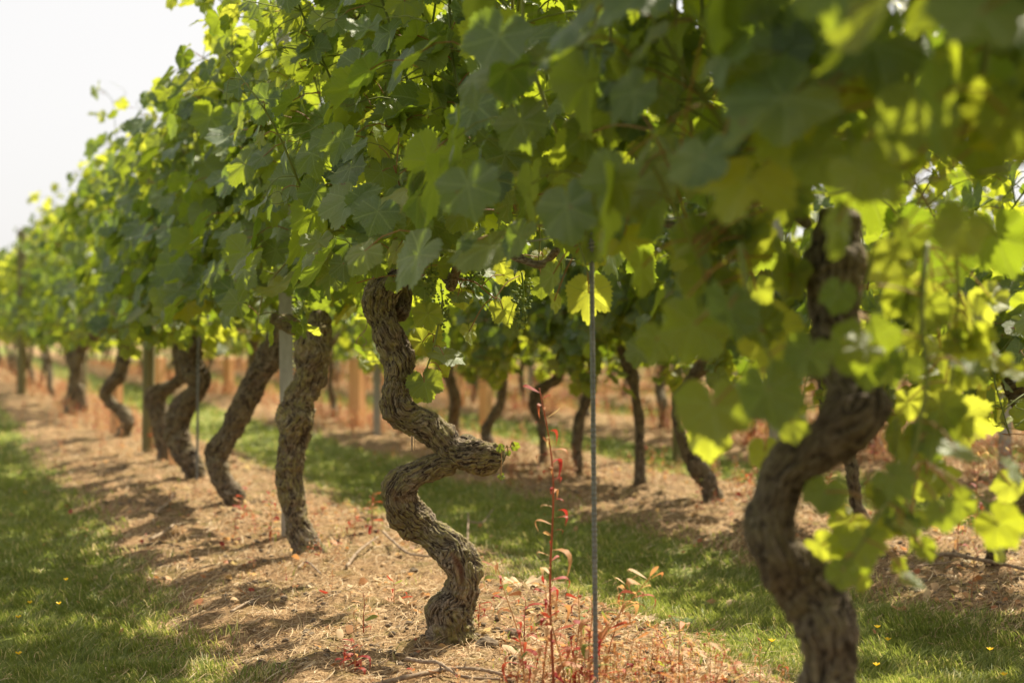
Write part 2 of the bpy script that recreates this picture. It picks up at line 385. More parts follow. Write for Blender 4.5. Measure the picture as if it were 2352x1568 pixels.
def norm(a): return a/(np.linalg.norm(a, axis=-1, keepdims=True)+1e-12)
def lance(base, tip, width, side, bend, tint, nseg=6):
    n = len(base); ts = np.linspace(0, 1, nseg+1); rows = [base]
    for t in ts[1:-1]:
        c = base*(1-t)+tip*t+bend*(4*t*(1-t)); w = (width*math.sin(math.pi*t**.8)*.6)[:, None]*side; rows += [c-w, c+w]
    rows.append(tip); V = np.stack(rows, 1); k = V.shape[1]; off = np.arange(n)[:, None]*k
    Q = np.concatenate([off+np.array([1+2*a, 2+2*a, 4+2*a, 3+2*a]) for a in range(nseg-2)])
    T = np.concatenate([off+np.array([0, 2, 1]), off+np.array([k-3, k-2, k-1])])
    return V.reshape(-1, 3), T, Q, np.repeat(tint, k)
def build_litter():
    mb = MB()
    for (n, y0, y1, ln) in ((46000, 2.5, 4.8, .040), (26000, 4.8, 9, .06), (9000, 9, 20, .09)):
        x, y = visible_xy(n, y0, y1); D, s = DS(x, y); w = np.abs(row_near(D)); p = fbm(np.stack([x*4, y*4, 0*x], -1), 61)
        keep = (rng.random(n) < (.12+.88*(1-sstep(.5, .85, w)))*(.15+1.6*p)); x, y = x[keep], y[keep]; m = len(x)
        a = rng.random(m)*6.283; L = ln*(.35+1.1*rng.random(m)**2); z = ground_h(x, y)+.002
        base = np.stack([x, y, z], -1); d = np.stack([np.cos(a), np.sin(a), 0*a], -1); tip = base+d*L[:, None]
        tip[:, 2] = ground_h(tip[:, 0], tip[:, 1])+.002+rng.random(m)**2*L*.5
        side = np.stack([-np.sin(a), np.cos(a), 0*a+.4], -1)
        bend = side*(rng.normal(0, .16, m)*L)[:, None]; bend[:, 2] = np.abs(bend[:, 2])+L*.05
        V, T, Q, tt = strips(base, tip, ln*.05*(.5+rng.random(m)), side, bend, 4, np.clip(rng.normal(.55, .25, m), 0, 1)); mb.add(V, T, Q, tint=tt)
    link('dry_stalk_litter', mb.mesh('dry_stalk_litter'), M['straw'], kind='stuff', label='bleached dry grass stalks lying on the bare soil strip')
    mb = MB(); n = 5200; x, y = visible_xy(n, 2.5, 9); D, s = DS(x, y); w = np.abs(row_near(D)); keep = rng.random(n) < (.08+.92*(1-sstep(.45, .75, w)))*sstep(.3, .6, fbm(np.stack([x*2.5, y*2.5, 0*x+4], -1), 81)); x, y = x[keep], y[keep]; m = len(x)
    a = rng.random(m)*6.283; L = .008+.022*rng.random(m)**2; base = np.stack([x, y, ground_h(x, y)+.003], -1); d = np.stack([np.cos(a), np.sin(a), .1+.5*rng.random(m)], -1); tip = base+d*L[:, None]
    sd = norm(np.stack([-np.sin(a), np.cos(a), rng.normal(0, .5, m)], -1)); bend = np.stack([0*x, 0*x, L*.25*rng.random(m)], -1)
    V, T, Q, tt = lance(base, tip, L*.8*(.5+rng.random(m)), sd, bend, np.where(rng.random(m) < .03, .1, rng.uniform(.3, .88, m))); mb.add(V, T, Q, tint=tt)
    link('leaf_litter', mb.mesh('leaf_litter'), M['weed'], kind='stuff', label='curled brown and orange leaf scraps strewn over the soil strips')
    # clods and pebbles
    ico = []; ph = (1+5**.5)/2
    IV = np.array([(-1, ph, 0), (1, ph, 0), (-1, -ph, 0), (1, -ph, 0), (0, -1, ph), (0, 1, ph), (0, -1, -ph), (0, 1, -ph), (ph, 0, -1), (ph, 0, 1), (-ph, 0, -1), (-ph, 0, 1)], float); IV /= np.linalg.norm(IV[0])
    IT = np.array([(0, 11, 5), (0, 5, 1), (0, 1, 7), (0, 7, 10), (0, 10, 11), (1, 5, 9), (5, 11, 4), (11, 10, 2), (10, 7, 6), (7, 1, 8), (3, 9, 4), (3, 4, 2), (3, 2, 6), (3, 6, 8), (3, 8, 9), (4, 9, 5), (2, 4, 11), (6, 2, 10), (8, 6, 7), (9, 8, 1)])
    global ICO; ICO = (IV, IT)
    n = 26000; x, y = visible_xy(n, 2.5, 8); D, s = DS(x, y); w = np.abs(row_near(D)); p = fbm(np.stack([x*3+5, y*3, 0*x], -1), 71)
    keep = rng.random(n) < (1-sstep(.4, .6, w))*sstep(.36, .62, p); x, y = x[keep], y[keep]; m = len(x)
    sz = .0025+.0075*rng.random(m)**5; V = IV[None]*(1+.5*(rng.random((m, 12, 1))-.5))*sz[:, None, None]*np.array([1.2, 1, .7])
    V = V+np.stack([x, y, ground_h(x, y)+sz*.3], -1)[:, None]
    T = (np.arange(m)[:, None, None]*12+IT).reshape(-1, 3)
    link('soil_clods', mesh_np('soil_clods', V.reshape(-1, 3), T), M['clod'], kind='stuff', label='dark crumbs of soil scattered over the bare strip')
build_litter()

# ------------------------------------------------------------------ vine leaves
def leaf_proto(seed, nang=90, fr=(.18, .42, .68, .88, 1.0), lobed=1.0):
    g = np.random.default_rng(seed)
    ctrl = [(0, 1.0), (13, .92), (27, .83-.16*lobed*g.random()), (40, .87), (52, .92), (66, .86), (80, .79-.14*lobed*g.random()), (94, .80), (108, .83), (124, .78), (142, .72), (158, .66), (170, .52), (176, .34), (180, .12)]
    A = np.array([c[0] for c in ctrl], float)
    def side():
        Rr = np.array([c[1] for c in ctrl])*(1+g.normal(0, .045, len(ctrl))); Rr[0] = 1; return Rr
    deg = np.linspace(-180, 180, nang, endpoint=False)+180/nang
    r = np.where(deg < 0, np.interp(-deg, A, side()), np.interp(deg, A, side()))
    if nang >= 60:
        per = 10.5; ph = (np.abs(deg)/per+g.random()*.4); tooth = 1-np.abs(2*(ph % 1)-1)
        amp = .14*(.6+.8*vnoise(np.stack([deg/9., 0*deg, 0*deg+seed], -1), seed)); r = r*(1-.04+amp*(tooth-.35))
    else: r = r*(1+g.normal(0, .035, nang))
    a = np.radians(deg); fr = np.array(fr)
    X = np.concatenate([[0], (fr[:, None]*r*np.sin(a)).ravel()]); Y = np.concatenate([[0], (fr[:, None]*r*np.cos(a)).ravel()])
    rr = np.hypot(X, Y); an = np.arctan2(X, Y)
    fold = g.uniform(-.12, .26); droop = g.uniform(.0, .40); cup = g.uniform(-.25, .2); twist = g.uniform(-.25, .25)
    Z = fold*np.abs(X)*.8-droop*np.maximum(Y, 0)**2*.7-cup*rr**2+twist*X*Y
    Z += .080*rr**1.5*np.sin(an*g.integers(4, 7)+g.random()*6)+.05*np.sin(X*9+g.random()*6)*np.sin(Y*8+g.random()*6)*rr
    dv = np.abs((np.degrees(np.abs(an))+27.5) % 55-27.5)/27.5; Z += .05*rr*dv**1.2     # blade puffs up between the main veins
    V = np.stack([X, Y, Z], -1); n = nang; k = len(fr)
    j = np.arange(n); j2 = (j+1) % n
    T = np.stack([0*j, 1+j2, 1+j], -1)[: n]; T = T[:-1]          # leave the petiole sinus open
    Q = [np.stack([1+i*n+j, 1+i*n+j2, 1+(i+1)*n+j2, 1+(i+1)*n+j], -1)[:-1] for i in range(k-1)]
    return V, T, np.concatenate(Q), np.stack([X, Y, 0*X], -1)
PROTO = {'hi': [leaf_proto(100+i, 100, lobed=[.2, .5, 1.6, .3][i % 4]) for i in range(12)],
         'mid': [leaf_proto(200+i, 44, (.3, .7, 1.0), lobed=[.2, .5, 1.6, .3][i % 4]) for i in range(10)],
         'lo': [leaf_proto(300+i, 22, (.5, 1.0), lobed=[.2, .5, 1.6, .3][i % 4]) for i in range(8)]}
def add_leaves(mb, pos, tipd, nrm, size, tint, young, detail, g):
    """pos/tipd/nrm (n,3); size (n,)"""
    pos = np.asarray(pos, float); n = norm(np.asarray(nrm, float)); t = np.asarray(tipd, float); t = norm(t-n*(t*n).sum(-1, keepdims=True)); x = np.cross(t, n)
    protos = PROTO[detail]; idx = g.integers(0, len(protos), len(pos)); size = np.asarray(size, float); tint = np.asarray(tint, float); young = np.asarray(young, float)
    for k, (V, T, Q, co) in enumerate(protos):
        w = np.where(idx == k)[0]
        if not len(w): continue
        sx = np.where(g.random(len(w)) < .5, -1., 1.)*0+1.
        asp = g.uniform(.86, 1.12, len(w))
        VV = pos[w][:, None]+size[w][:, None, None]*(V[None, :, :1]*asp[:, None, None]*x[w][:, None]+V[None, :, 1:2]*t[w][:, None]+V[None, :, 2:]*n[w][:, None]*g.uniform(.6, 1.5, (len(w), 1, 1)))
        off = (np.arange(len(w))*len(V))[:, None, None]
        mb.add(VV.reshape(-1, 3), (T[None]+off).reshape(-1, 3), (Q[None]+off).reshape(-1, 4), leafco=np.tile(co, (len(w), 1)), tint=np.repeat(tint[w], len(V)), young=np.repeat(young[w], len(V)))

def make_crown(seed, detail='mid', shoots=17, span=.78, zb=.84, zt=1.80, half=.27, skirt=.5, dens=1.0, big=1.0, curtain=0, cside=0, backlight=0):
    """leaves + canes of one vine, local frame: X along the row, Y across, Z up, origin at the trunk base"""
    g = np.random.default_rng(seed); L = []; canes = MB(); kk = {'hi': 6, 'mid': 5, 'lo': 4}[detail]
    for i in range(shoots):
        sx = -span+2*span*(i+.5+g.normal(0, .25))/shoots
        top = zt-.02+g.normal(0, .12)+.05*math.sin(sx*5+seed)
        drop = g.random() < skirt*.35
        y0 = g.normal(0, .04); side = g.choice([-1, 1])
        if drop:
            pts = [(sx, y0, zb+.10), (sx+g.normal(0, .05), y0+side*.12, zb+.16), (sx+g.normal(0, .08), y0+side*.24, zb+.02), (sx+g.normal(0, .1), y0+side*.28, zb-.10-.10*g.random())]
        else:
            pts = [(sx, y0, zb+.08), (sx+g.normal(0, .04), y0+g.normal(0, .07), zb+.40), (sx+g.normal(0, .08), y0+g.normal(0, .09), zb+.75), (sx+g.normal(0, .1), y0+g.normal(0, .09), top)]
        ln = sum(np.linalg.norm(np.subtract(pts[a+1], pts[a])) for a in range(len(pts)-1)); n = max(4, int(ln/(.060/dens)))
        C = spline(pts, n); rad = np.linspace(.0045, .0018, n); V, T, Q = tube(C, rad, kk); canes.add(V, T, Q, tint=g.uniform(.1, .6))
        for j in range(n):
            f = j/(n-1); sd = -1 if j % 2 else 1; a = g.normal(0, .7)+(math.pi/2 if sd > 0 else -math.pi/2)
            out = np.array([math.cos(a), math.sin(a), g.uniform(-.1, .65)]); out /= np.linalg.norm(out)
            plen = (.05+.09*g.random())*(1-.4*f)
            if g.random() < .35: plen += .08*g.random()
            size = (.076-.028*f**3)*g.uniform(.65, 1.2)*big; L.append((C[j], out, plen, size, f if not drop else f*.55))
            if g.random() < .62:                     # a lateral carrying two or three smaller leaves
                b = g.random()*6.283; o2 = np.array([math.cos(b)*.6, math.sin(b)*1.2, g.uniform(-.4, .5)]); o2 /= np.linalg.norm(o2); e = C[j]+o2*(.08+.12*g.random())
                if detail != 'lo':
                    V, T, Q = tube(spline([C[j], (C[j]+e)/2+[0, 0, .02], e], 5), [.002]*5, 4); canes.add(V, T, Q, tint=.3)
                for q in range(g.integers(1, 4)):
                    o3 = norm(o2+g.normal(0, .6, 3)); L.append((C[j]+(e-C[j])*(.5+.5*g.random()), o3, .03+.04*g.random(), g.uniform(.034, .066)*big, min(1, f*.7+g.random()*.5)))
        if detail != 'lo' and not drop and g.random() < .7:   # tendril at the tip
            e = C[-1]; V, T, Q = tube(spline([e, e+[g.normal(0, .03), g.normal(0, .03), .06], e+[g.normal(0, .06), g.normal(0, .06), .10]], 8), np.linspace(.0015, .0006, 8), 4); canes.add(V, T, Q, tint=.4)
    pos, tip, nr, sz, ti, yo = [], [], [], [], [], []
    for c, out, plen, size, f in L:
        e = c+out*plen; e[2] = max(e[2], zb-.22)
        w = half*(1.0+.18*math.sin(c[0]*7+seed))
        if abs(e[1]) > w: e[1] = math.copysign(w+g.normal(0, .035), e[1])
        if detail != 'lo':
            V, T, Q = tube(spline([c, c+out*plen*.5+[0, 0, .01], e], 4), [.0013]*4, 4, False); canes.add(V, T, Q, tint=g.choice([.3, .5, .85, .95]))
        el = g.uniform(.0, 1.0)*(.7+.6*f); o = np.array([out[0], out[1]*1.2, 0])+g.normal(0, .6, 3)*[1.5, 1, 0]; o = norm(o)
        n = o*math.cos(el)+np.array([0, 0, math.sin(el)])+g.normal(0, .18, 3)
        t = np.array([0, 0, -1.0])+out*.5+g.normal(0, .5, 3)
        pos.append(e); tip.append(t); nr.append(n); sz.append(size); ti.append(np.clip(g.normal(.42, .28), 0, 1)); yo.append(np.clip(g.normal(-.08+backlight+.95*max(0, f-.5)/.5, .25), 0, 1))  # yellower towards shoot tips; the bias paints top light and backlight into the crown
    for q in range(curtain):                              # the outer shingle of leaves on both faces
        sd = 1 if (g.random() < .7 if cside else g.random() < .5) else -1
        e = np.array([g.uniform(-span, span), sd*(half+g.normal(.02, .04)), zb-.03+(zt-zb)*g.random()**1.25]); f = (e[2]-zb)/(zt-zb)
        el = g.uniform(.05, .9); n = np.array([g.normal(-.25, .85), sd, 0]); n = norm(n)*math.cos(el)+np.array([0, 0, math.sin(el)])
        inn = e+np.array([g.normal(0, .03), -sd*.10, g.uniform(-.02, .05)])
        if detail != 'lo': V, T, Q = tube(spline([inn, (inn+e)/2+[0, 0, .02], e], 4), [.0013]*4, 4, False); canes.add(V, T, Q, tint=g.choice([.3, .5, .85]))
        pos.append(e); tip.append(np.array([g.normal(0, .55), sd*.25, -1])); nr.append(n); sz.append(.077*g.uniform(.6, 1.2)*big*(1-.25*max(0, f))); ti.append(np.clip(g.normal(.3, .25), 0, 1)); yo.append(np.clip(g.normal(-.2, .25), 0, 1))
    mb = MB(); add_leaves(mb, pos, tip, nr, sz, ti, yo, detail, g)
    return mb.mesh('vine_leaves'), canes.mesh('vine_canes')

def cluster_mesh(seed, length=.10, n=90):
    g = np.random.default_rng(seed); mb = MB(); IV, IT = ICO
    C = spline([(0, 0, 0), (.004, .003, -length*.5), (0, .006, -length)], 8); V, T, Q = tube(C, np.linspace(.002, .001, 8), 4); mb.add(V, T, Q, tint=.3)
    t = g.random(n)**.8; a = g.random(n)*6.283; rad = .032*(1-t*.75)*g.uniform(.5, 1, n); p = np.stack([np.cos(a)*rad, np.sin(a)*rad, -length*t-.005*g.random(n)-.01], -1)
    s = g.uniform(.0026, .0042, n); V = p[:, None]+IV*s[:, None, None]; mb.add(V.reshape(-1, 3), (np.arange(n)[:, None, None]*12+IT).reshape(-1, 3), None, tint=np.repeat(g.random(n), 12))
    return mb.mesh('grape_cluster')

# ------------------------------------------------------------------ trunks
def trunk_mesh(branches, voxel=.004, seed=0, amp=1.0, carve=None, knots=()):
    """branches: list of (points (n,3), radii (n)) in world/local metres -> one continuous barked mesh"""
    V, T, Q, n0 = [], [], [], 0; SK = []
    for pts, rad in branches:
        m = max(24, int(len(pts)*9)); C = spline(pts, m); r = spline(np.stack([rad, rad, rad], -1), m)[:, 0]*1.02
        v, t, q = tube(C, r, 18); V.append(v); T.append(t+n0); Q.append(q+n0); n0 += len(v)
        Tt, N, B = frames(C); arc = np.concatenate([[0], np.cumsum(np.linalg.norm(np.diff(C, axis=0), axis=1))]); SK.append((C, Tt, N, B, r, arc+seed*3.1+len(SK)*1.7))
    for (c, r) in knots:
        v, q = lathe([(math.sin(a)*r+1e-4, -math.cos(a)*r) for a in np.linspace(0, math.pi, 9)], 12); V.append(v+c); Q.append(q+n0); n0 += len(v)
    me = mesh_np('tmp', np.concatenate(V), [np.concatenate(T), np.concatenate(Q)]); o = bpy.data.objects.new('tmp', me); COL.objects.link(o)
    md = o.modifiers.new('r', 'REMESH'); md.mode = 'VOXEL'; md.voxel_size = voxel; md.use_smooth_shade = True
    sm = o.modifiers.new('s', 'SMOOTH'); sm.iterations = 5; sm.factor = .5
    dg = bpy.context.evaluated_depsgraph_get(); ev = o.evaluated_get(dg); em = ev.to_mesh()
    nv = len(em.vertices); v = np.empty(nv*3, np.float32); em.vertices.foreach_get('co', v); v = v.reshape(-1, 3).astype(float)
    nn = np.empty(nv*3, np.float32); em.vertices.foreach_get('normal', nn); nn = nn.reshape(-1, 3).astype(float)
    nf = len(em.polygons); nl = len(em.loops); li = np.empty(nl, np.int32); em.loops.foreach_get('vertex_index', li)
    lt = np.empty(nf, np.int32); em.polygons.foreach_get('loop_total', lt); ls = np.empty(nf, np.int32); em.polygons.foreach_get('loop_start', ls)
    q4 = li[ls[lt == 4][:, None]+np.arange(4)]; t3 = li[ls[lt == 3][:, None]+np.arange(3)]
    ev.to_mesh_clear(); bpy.data.objects.remove(o); bpy.data.meshes.remove(me)
    Call = np.concatenate([s[0] for s in SK]); Tall = np.concatenate([s[1] for s in SK]); Na = np.concatenate([s[2] for s in SK]); Ba = np.concatenate([s[3] for s in SK]); ra = np.concatenate([s[4] for s in SK]); aa = np.concatenate([s[5] for s in SK])
    best = np.empty(nv, int)
    for i in range(0, nv, 20000):
        d = np.linalg.norm(v[i:i+20000, None]-Call[None], axis=-1)-ra[None]; best[i:i+20000] = d.argmin(1)
    dv = v-Call[best]; arc = aa[best]+(dv*Tall[best]).sum(-1); ang = np.arctan2((dv*Ba[best]).sum(-1), (dv*Na[best]).sum(-1)); rb = .05
    warp = (fbm(v*9, seed+5)-.5); ang2 = ang+arc*1.0+warp*2.0
    arc2 = arc+(fbm(v*22, seed+8)-.5)*.10
    bark = np.stack([np.cos(ang2)*rb, np.sin(ang2)*rb, arc2*.34], -1)
    r1 = .5*(1-np.abs(2*fbm(bark*[130, 130, 90], seed+1, 4)-1))+.5*(1-np.abs(2*fbm(bark*[80, 80, 130]+7, seed+12, 4)-1)); r2 = 1-np.abs(2*fbm(bark*[210, 210, 330], seed+2, 3)-1); fl = fbm(v*130, seed+6, 2)-.5
    ridge = np.clip(1.25-1.4*np.clip((r1-.55)/.45, 0, 1)**1.5-.0, 0, 1)          # 0 in the cracks
    lump = fbm(v*16, seed+3, 3)-.5; med = fbm(v*45, seed+4, 3)-.5
    sc = np.clip(ra[best]/.05, .3, 1.2)*amp
    disp = sc*(.001+lump*.032+med*.020+(ridge-.6)*.0062+(r2-.6)*.006+fl*.0065)
    bare = np.zeros(nv)
    if carve is not None:
        for poly, wpx, depth, facing in carve:
            p = np.array(poly, float); pc = spline(p, 40); w = np.full(nv, 1e9)
            for i in range(0, nv, 20000): w[i:i+20000] = np.linalg.norm(v[i:i+20000, None]-pc[None], axis=-1).min(1)
            k = 1-sstep(wpx*.35, wpx, w); disp -= depth*k*(1+.5*lump); bare = np.maximum(bare, k)
    v = v+nn*disp[:, None]
    return mesh_np('trunk', v, [t3, q4], {'bark': bark, 'ridge': ridge, 'bare': bare})
Z5 = lambda x, y: (746.5+x*.3662, 516.8+y*.3662)       # zoomed-crop coordinates -> picture coordinates
Z6 = lambda x, y: (746.5+x*.3662, 994+y*.3662)
Z2 = lambda x, y: (x*.3662, 516.8+y*.3662)
Z3 = lambda x, y: (x*.3662, 994+y*.3662)
Z8 = lambda x, y: (1548+x*.3662, 516.8+y*.3662)
Z9 = lambda x, y: (1548+x*.3662, 994+y*.3662)
def br(zf, data, y0, org):
    """traced branch: data rows (x, y, halfwidth, depth offset) in crop coordinates; returns local points + radii"""
    pts, rad = [], []
    for row in data:
        z = zf
        if len(row) == 5: z = row[4]
        x, y, hw, dy = row[:4]; u, v = z(x, y); yy = y0+dy; pts.append(at(u, v, yy)-org); rad.append(hw*.3662/F*yy)
    return np.array(pts), np.array(rad)

def cordon_mesh(seed, x0, x1, z=.93, r=.014):
    g = np.random.default_rng(seed); n = 7; xs = np.linspace(x0, x1, n); pts = np.stack([xs, g.normal(0, .012, n), z+g.normal(0, .012, n)], -1); pts[0, 2] -= .04
    C = spline(pts, 50); V, T, Q = tube(C, np.linspace(r*1.1, r*.6, 50)*(1+.12*np.sin(np.arange(50)*1.1)), 9)
    d = (fbm(V*70, seed)-.5)*.004; V = V+norm(V-np.repeat(np.vstack([C, C[:1], C[-1:]]), [9]*50+[1, 1], 0)[:len(V)])*d[:, None]
    b = np.stack([V[:, 1], V[:, 2], V[:, 0]*.16], -1)
    return mesh_np('cordon', V, [T, Q], {'bark': b, 'ridge': np.full(len(V), .6), 'bare': np.zeros(len(V))})

# leafy shoot traced in the picture, given its own depth and real thickness
def px_shoot(parent, org, path, leaves, y0, seed, r=.0030, canet=.4, detail='hi', sunny=0):
    g = np.random.default_rng(seed); C = np.array([at(u, v, y0+dy)-org for u, v, dy in path]); C = spline(C, 10+6*len(path))
    mb = MB(); V, T, Q = tube(C, np.linspace(r, r*.5, len(C)), 7); mb.add(V, T, Q, tint=canet)
    lv = MB(); pos, tip, nr, sz, ti, yo = [], [], [], [], [], []
    for (u, v, rpx, dy, kind, roll, young) in leaves:
        yy = y0+dy+(sunny if young > .55 else 0); s = rpx/F*yy*1.12; rr = R(roll); td = np.array([math.sin(rr), 0, -math.cos(rr)])  # the leaf's last value paints backlit brightness into its colour
        e = at(u, v, yy)-org-td*s*.30                      # the leaf is attached a little above its middle
        if kind == 'face': n = np.array([g.normal(0, .22), -1, g.normal(.15, .2)])
        elif kind == 'side': n = np.array([-1.0 if g.random() < .5 else 1.0, -.75, g.normal(.2, .2)])
        elif kind == 'top': n = np.array([.25+g.normal(0, .1), -.42, 1.0])
        else: n = np.array([g.normal(0, .5), -.8, .6])
        pos.append(e); tip.append(td+n*0); nr.append(n); sz.append(s); ti.append(np.clip(g.normal(.5, .2), 0, 1)); yo.append(young)
        k = np.argmin(np.linalg.norm(C-e, axis=1)); k = max(0, k-2); a = C[k]; V, T, Q = tube(spline([a, (a+e)/2+[0, 0, .012], e], 7), [.0014]*7, 5, False); mb.add(V, T, Q, tint=.8)
    o = link('shoot', mb.mesh('shoot'), M['cane'], parent)
    add_leaves(lv, pos, tip, nr, sz, ti, yo, detail, g); link('leaves', lv.mesh('shoot_leaves'), M['leaf'], o)
    return o

def hero(label, u, y, branches, seed, crown, trunk_kw, D=D1, cord=((0, .62), (0, -.62)), group='old grapevines along the nearest row', knots=(), lichen=True, clusters=0, cr=.012):
    x = (u-1176)/F*y; z = gh1(x, y); org = np.array([x, y, z]); root = empty('grapevine', org, 0, label=label, category='grapevine', group=group)
    B = []
    for b in branches:
        B.append(br(b[0], b[1], y, org))
    p, r = B[0]; ext = p[-1].copy(); 
    if ext[2] > -.06:                                     # run the foot on into the soil
        B[0] = (np.vstack([p, [p[-1, 0], p[-1, 1], -.07]]), np.append(r, r[-1]*1.35))
    link('trunk', trunk_mesh(B, seed=seed, knots=[(k[0]-org if False else k[0], k[1]) for k in knots], **trunk_kw), M['bark'] if lichen else M['bark_dark'], root)
    head = B[-1][0][0] if len(B) > 1 and B[-1][0][0][2] > B[0][0][0][2] else B[0][0][0]
    hd, hs_ = DS(head[0], head[1]); bd, bs = DS(x, y)
    # crown sits on the row line
    cx, cy = P(D, bs)[:2]
    off = (cx-x, cy-y, 0)
    lm, cm = make_crown(seed+500, **crown)
    c = link('crown', lm, M['leaf'] if crown.get('detail') != 'lo' else M['leaf_far'], root); c.location = off; c.rotation_euler.z = ROWROT
    c2 = link('canes', cm, M['cane'], root); c2.location = off; c2.rotation_euler.z = ROWROT
    hl = hs_   # head position along the row relative to the base
    for k, (a, b) in enumerate(cord):
        o = link('cordon', cordon_mesh(seed+k, a+hl, b, z=.90, r=cr), M['bark_dark'], root); o.location = (off[0], off[1], 0); o.rotation_euler.z = ROWROT
    g = np.random.default_rng(seed+77)
    for k in range(clusters):
        m = cluster_mesh(seed*10+k); o = link('grape_cluster', m, M['grape'], root); q = P(g.normal(0, .10), g.uniform(-.6, .6)); o.location = (off[0]+q[0], off[1]+q[1], g.uniform(.84, 1.0)); o.scale = (1.15,)*3
    return root, org

HC = dict(detail='hi', shoots=19, dens=1.0, half=.28, curtain=125, zb=.89, skirt=.2)
# --- the vine in focus
MAIN, mo = hero('twisted mossy S-shaped grapevine trunk in sharp focus with a stubby knob on its right', 1035, 3.43, [
    (Z6, [(800, 190, 78, .0), (700, 205, 80, .0), (600, 245, 82, -.01), (515, 290, 92, -.015), (468, 360, 100, -.01), (490, 450, 104, 0), (560, 545, 106, .01), (650, 620, 100, .01), (735, 680, 102, 0), (815, 760, 105, -.01), (868, 850, 104, -.015), (872, 940, 102, -.01), (845, 1020, 112, 0), (800, 1100, 132, 0), (785, 1180, 130, 0), (785, 1265, 138, 0)]),
    (Z5, [(600, 40, 20, .06), (560, 130, 26, .05), (515, 210, 32, .03), (490, 270, 42, .02), (455, 320, 62, .01), (385, 390, 90, 0), (342, 480, 92, 0), (352, 570, 90, 0), (385, 660, 88, -.01), (430, 750, 92, -.01), (458, 850, 97, -.01), (446, 950, 86, 0), (437, 1050, 86, 0), (462, 1150, 100, .0), (530, 1215, 98, .0), (620, 1255, 92, .0), (710, 1330, 84, 0), (790, 1410, 88, 0), (880, 1440, 96, -.01), (970, 1450, 104, -.02), (1050, 1455, 92, -.025), (1098, 1460, 60, -.03)]),
    (Z5, [(455, 560, 60, .03), (490, 500, 50, .05), (500, 430, 48, .06), (485, 350, 42, .05)]),
    (Z6, [(760, 1060, 60, -.01), (705, 1075, 60, -.02), (690, 1130, 60, -.01), (700, 1230, 50, 0)]),
    (Z5, [(880, 1370, 58, .01), (900, 1350, 40, .02), (930, 1372, 40, .02)]),
], 11, dict(HC, shoots=21, dens=1.05, zb=.915, skirt=.1), dict(voxel=.0023, carve=[
    ([at(*Z6(420, 380), 3.43-.06)-np.array([at(1035, 0, 3.43)[0], 3.43, 0])-[0, 0, gh1(at(1035, 0, 3.43)[0], 3.43)], at(*Z6(470, 450), 3.43-.06)-np.array([at(1035, 0, 3.43)[0], 3.43, 0]), at(*Z6(545, 560), 3.43-.06)-np.array([at(1035, 0, 3.43)[0], 3.43, 0])], .019, .012, None),
    ([at(*Z6(640, 610), 3.43-.055)-np.array([at(1035, 0, 3.43)[0], 3.43, 0]), at(*Z6(760, 690), 3.43-.06)-np.array([at(1035, 0, 3.43)[0], 3.43, 0]), at(*Z6(835, 790), 3.43-.06)-np.array([at(1035, 0, 3.43)[0], 3.43, 0]), at(*Z6(860, 920), 3.43-.06)-np.array([at(1035, 0, 3.43)[0], 3.43, 0])], .014, .017, None)]), clusters=6)
px_shoot(MAIN, mo, [(1017, 690, .0), (1008, 740, -.02), (995, 800, -.03), (975, 860, -.03), (957, 915, -.02)], [
    (985, 733, 38, -.02, 'face', 10, .85), (962, 795, 40, .02, 'face', -40, .8), (1000, 800, 34, .03, 'face', 30, .8), (1030, 828, 50, -.05, 'top', 40, .2), (978, 892, 44, -.04, 'face', 15, .5), (965, 905, 34, .04, 'face', -25, .95), (990, 770, 26, .05, 'face', -10, .9),
    (950, 870, 24, .03, 'side', -10, .8), (1020, 860, 22, .05, 'rand', 40, .5)], 3.42, 901)
px_shoot(MAIN, mo, [(1050, 640, .0), (1090, 648, -.02), (1120, 672, -.03), (1141, 688, -.03)], [
    (1160, 722, 40, -.03, 'face', 20, .75), (1080, 770, 30, .0, 'side', 10, .95), (1055, 690, 32, -.05, 'top', 20, .2), (1064, 690, 30, .03, 'face', 10, .9), (1160, 640, 24, .03, 'face', 10, .9), (1195, 640, 20, .04, 'side', 10, .9)], 3.42, 902, .0022, .9)
px_shoot(MAIN, mo, [(1150, 1030, -.03), (1158, 1028, -.05), (1175, 1026, -.05)], [(1152, 1030, 11, -.06, 'face', 60, .3), (1186, 1025, 12, -.05, 'face', 80, .3), (1168, 1042, 8, -.05, 'face', 20, .3), (1152, 1096, 10, -.05, 'face', 20, .3)], 3.42, 903, .0012, .3)
# foliage in front of the head, and the long free shoot with curling tendrils
px_shoot(MAIN, mo, [(960, 640, -.05), (955, 560, -.12), (930, 470, -.22), (905, 380, -.28)], [
    (975, 668, 32, -.1, 'face', 0, .1), (965, 520, 62, -.2, 'face', 10, .0), (905, 590, 40, -.2, 'rand', -20, .45), (840, 530, 44, -.24, 'side', 20, .9), (1010, 545, 55, -.16, 'face', 15, .3), (1090, 430, 75, -.15, 'face', 0, .0), (868, 612, 34, -.16, 'face', -15, .2), (925, 600, 38, -.12, 'face', 20, .1), (905, 655, 24, -.06, 'face', 10, .2), (955, 610, 40, -.08, 'rand', 0, .3), (820, 660, 30, -.08, 'side', 10, .1), (1000, 620, 36, -.02, 'face', -20, .3),
    (1150, 280, 72, -.15, 'rand', 30, .0), (920, 280, 55, -.25, 'rand', -10, .1), (880, 410, 48, -.28, 'face', 10, .1), (790, 620, 42, -.22, 'face', 10, .0), (870, 350, 42, -.26, 'side', 0, .8), (1070, 590, 52, -.1, 'face', 0, .4)], 3.40, 904, .003, .9)
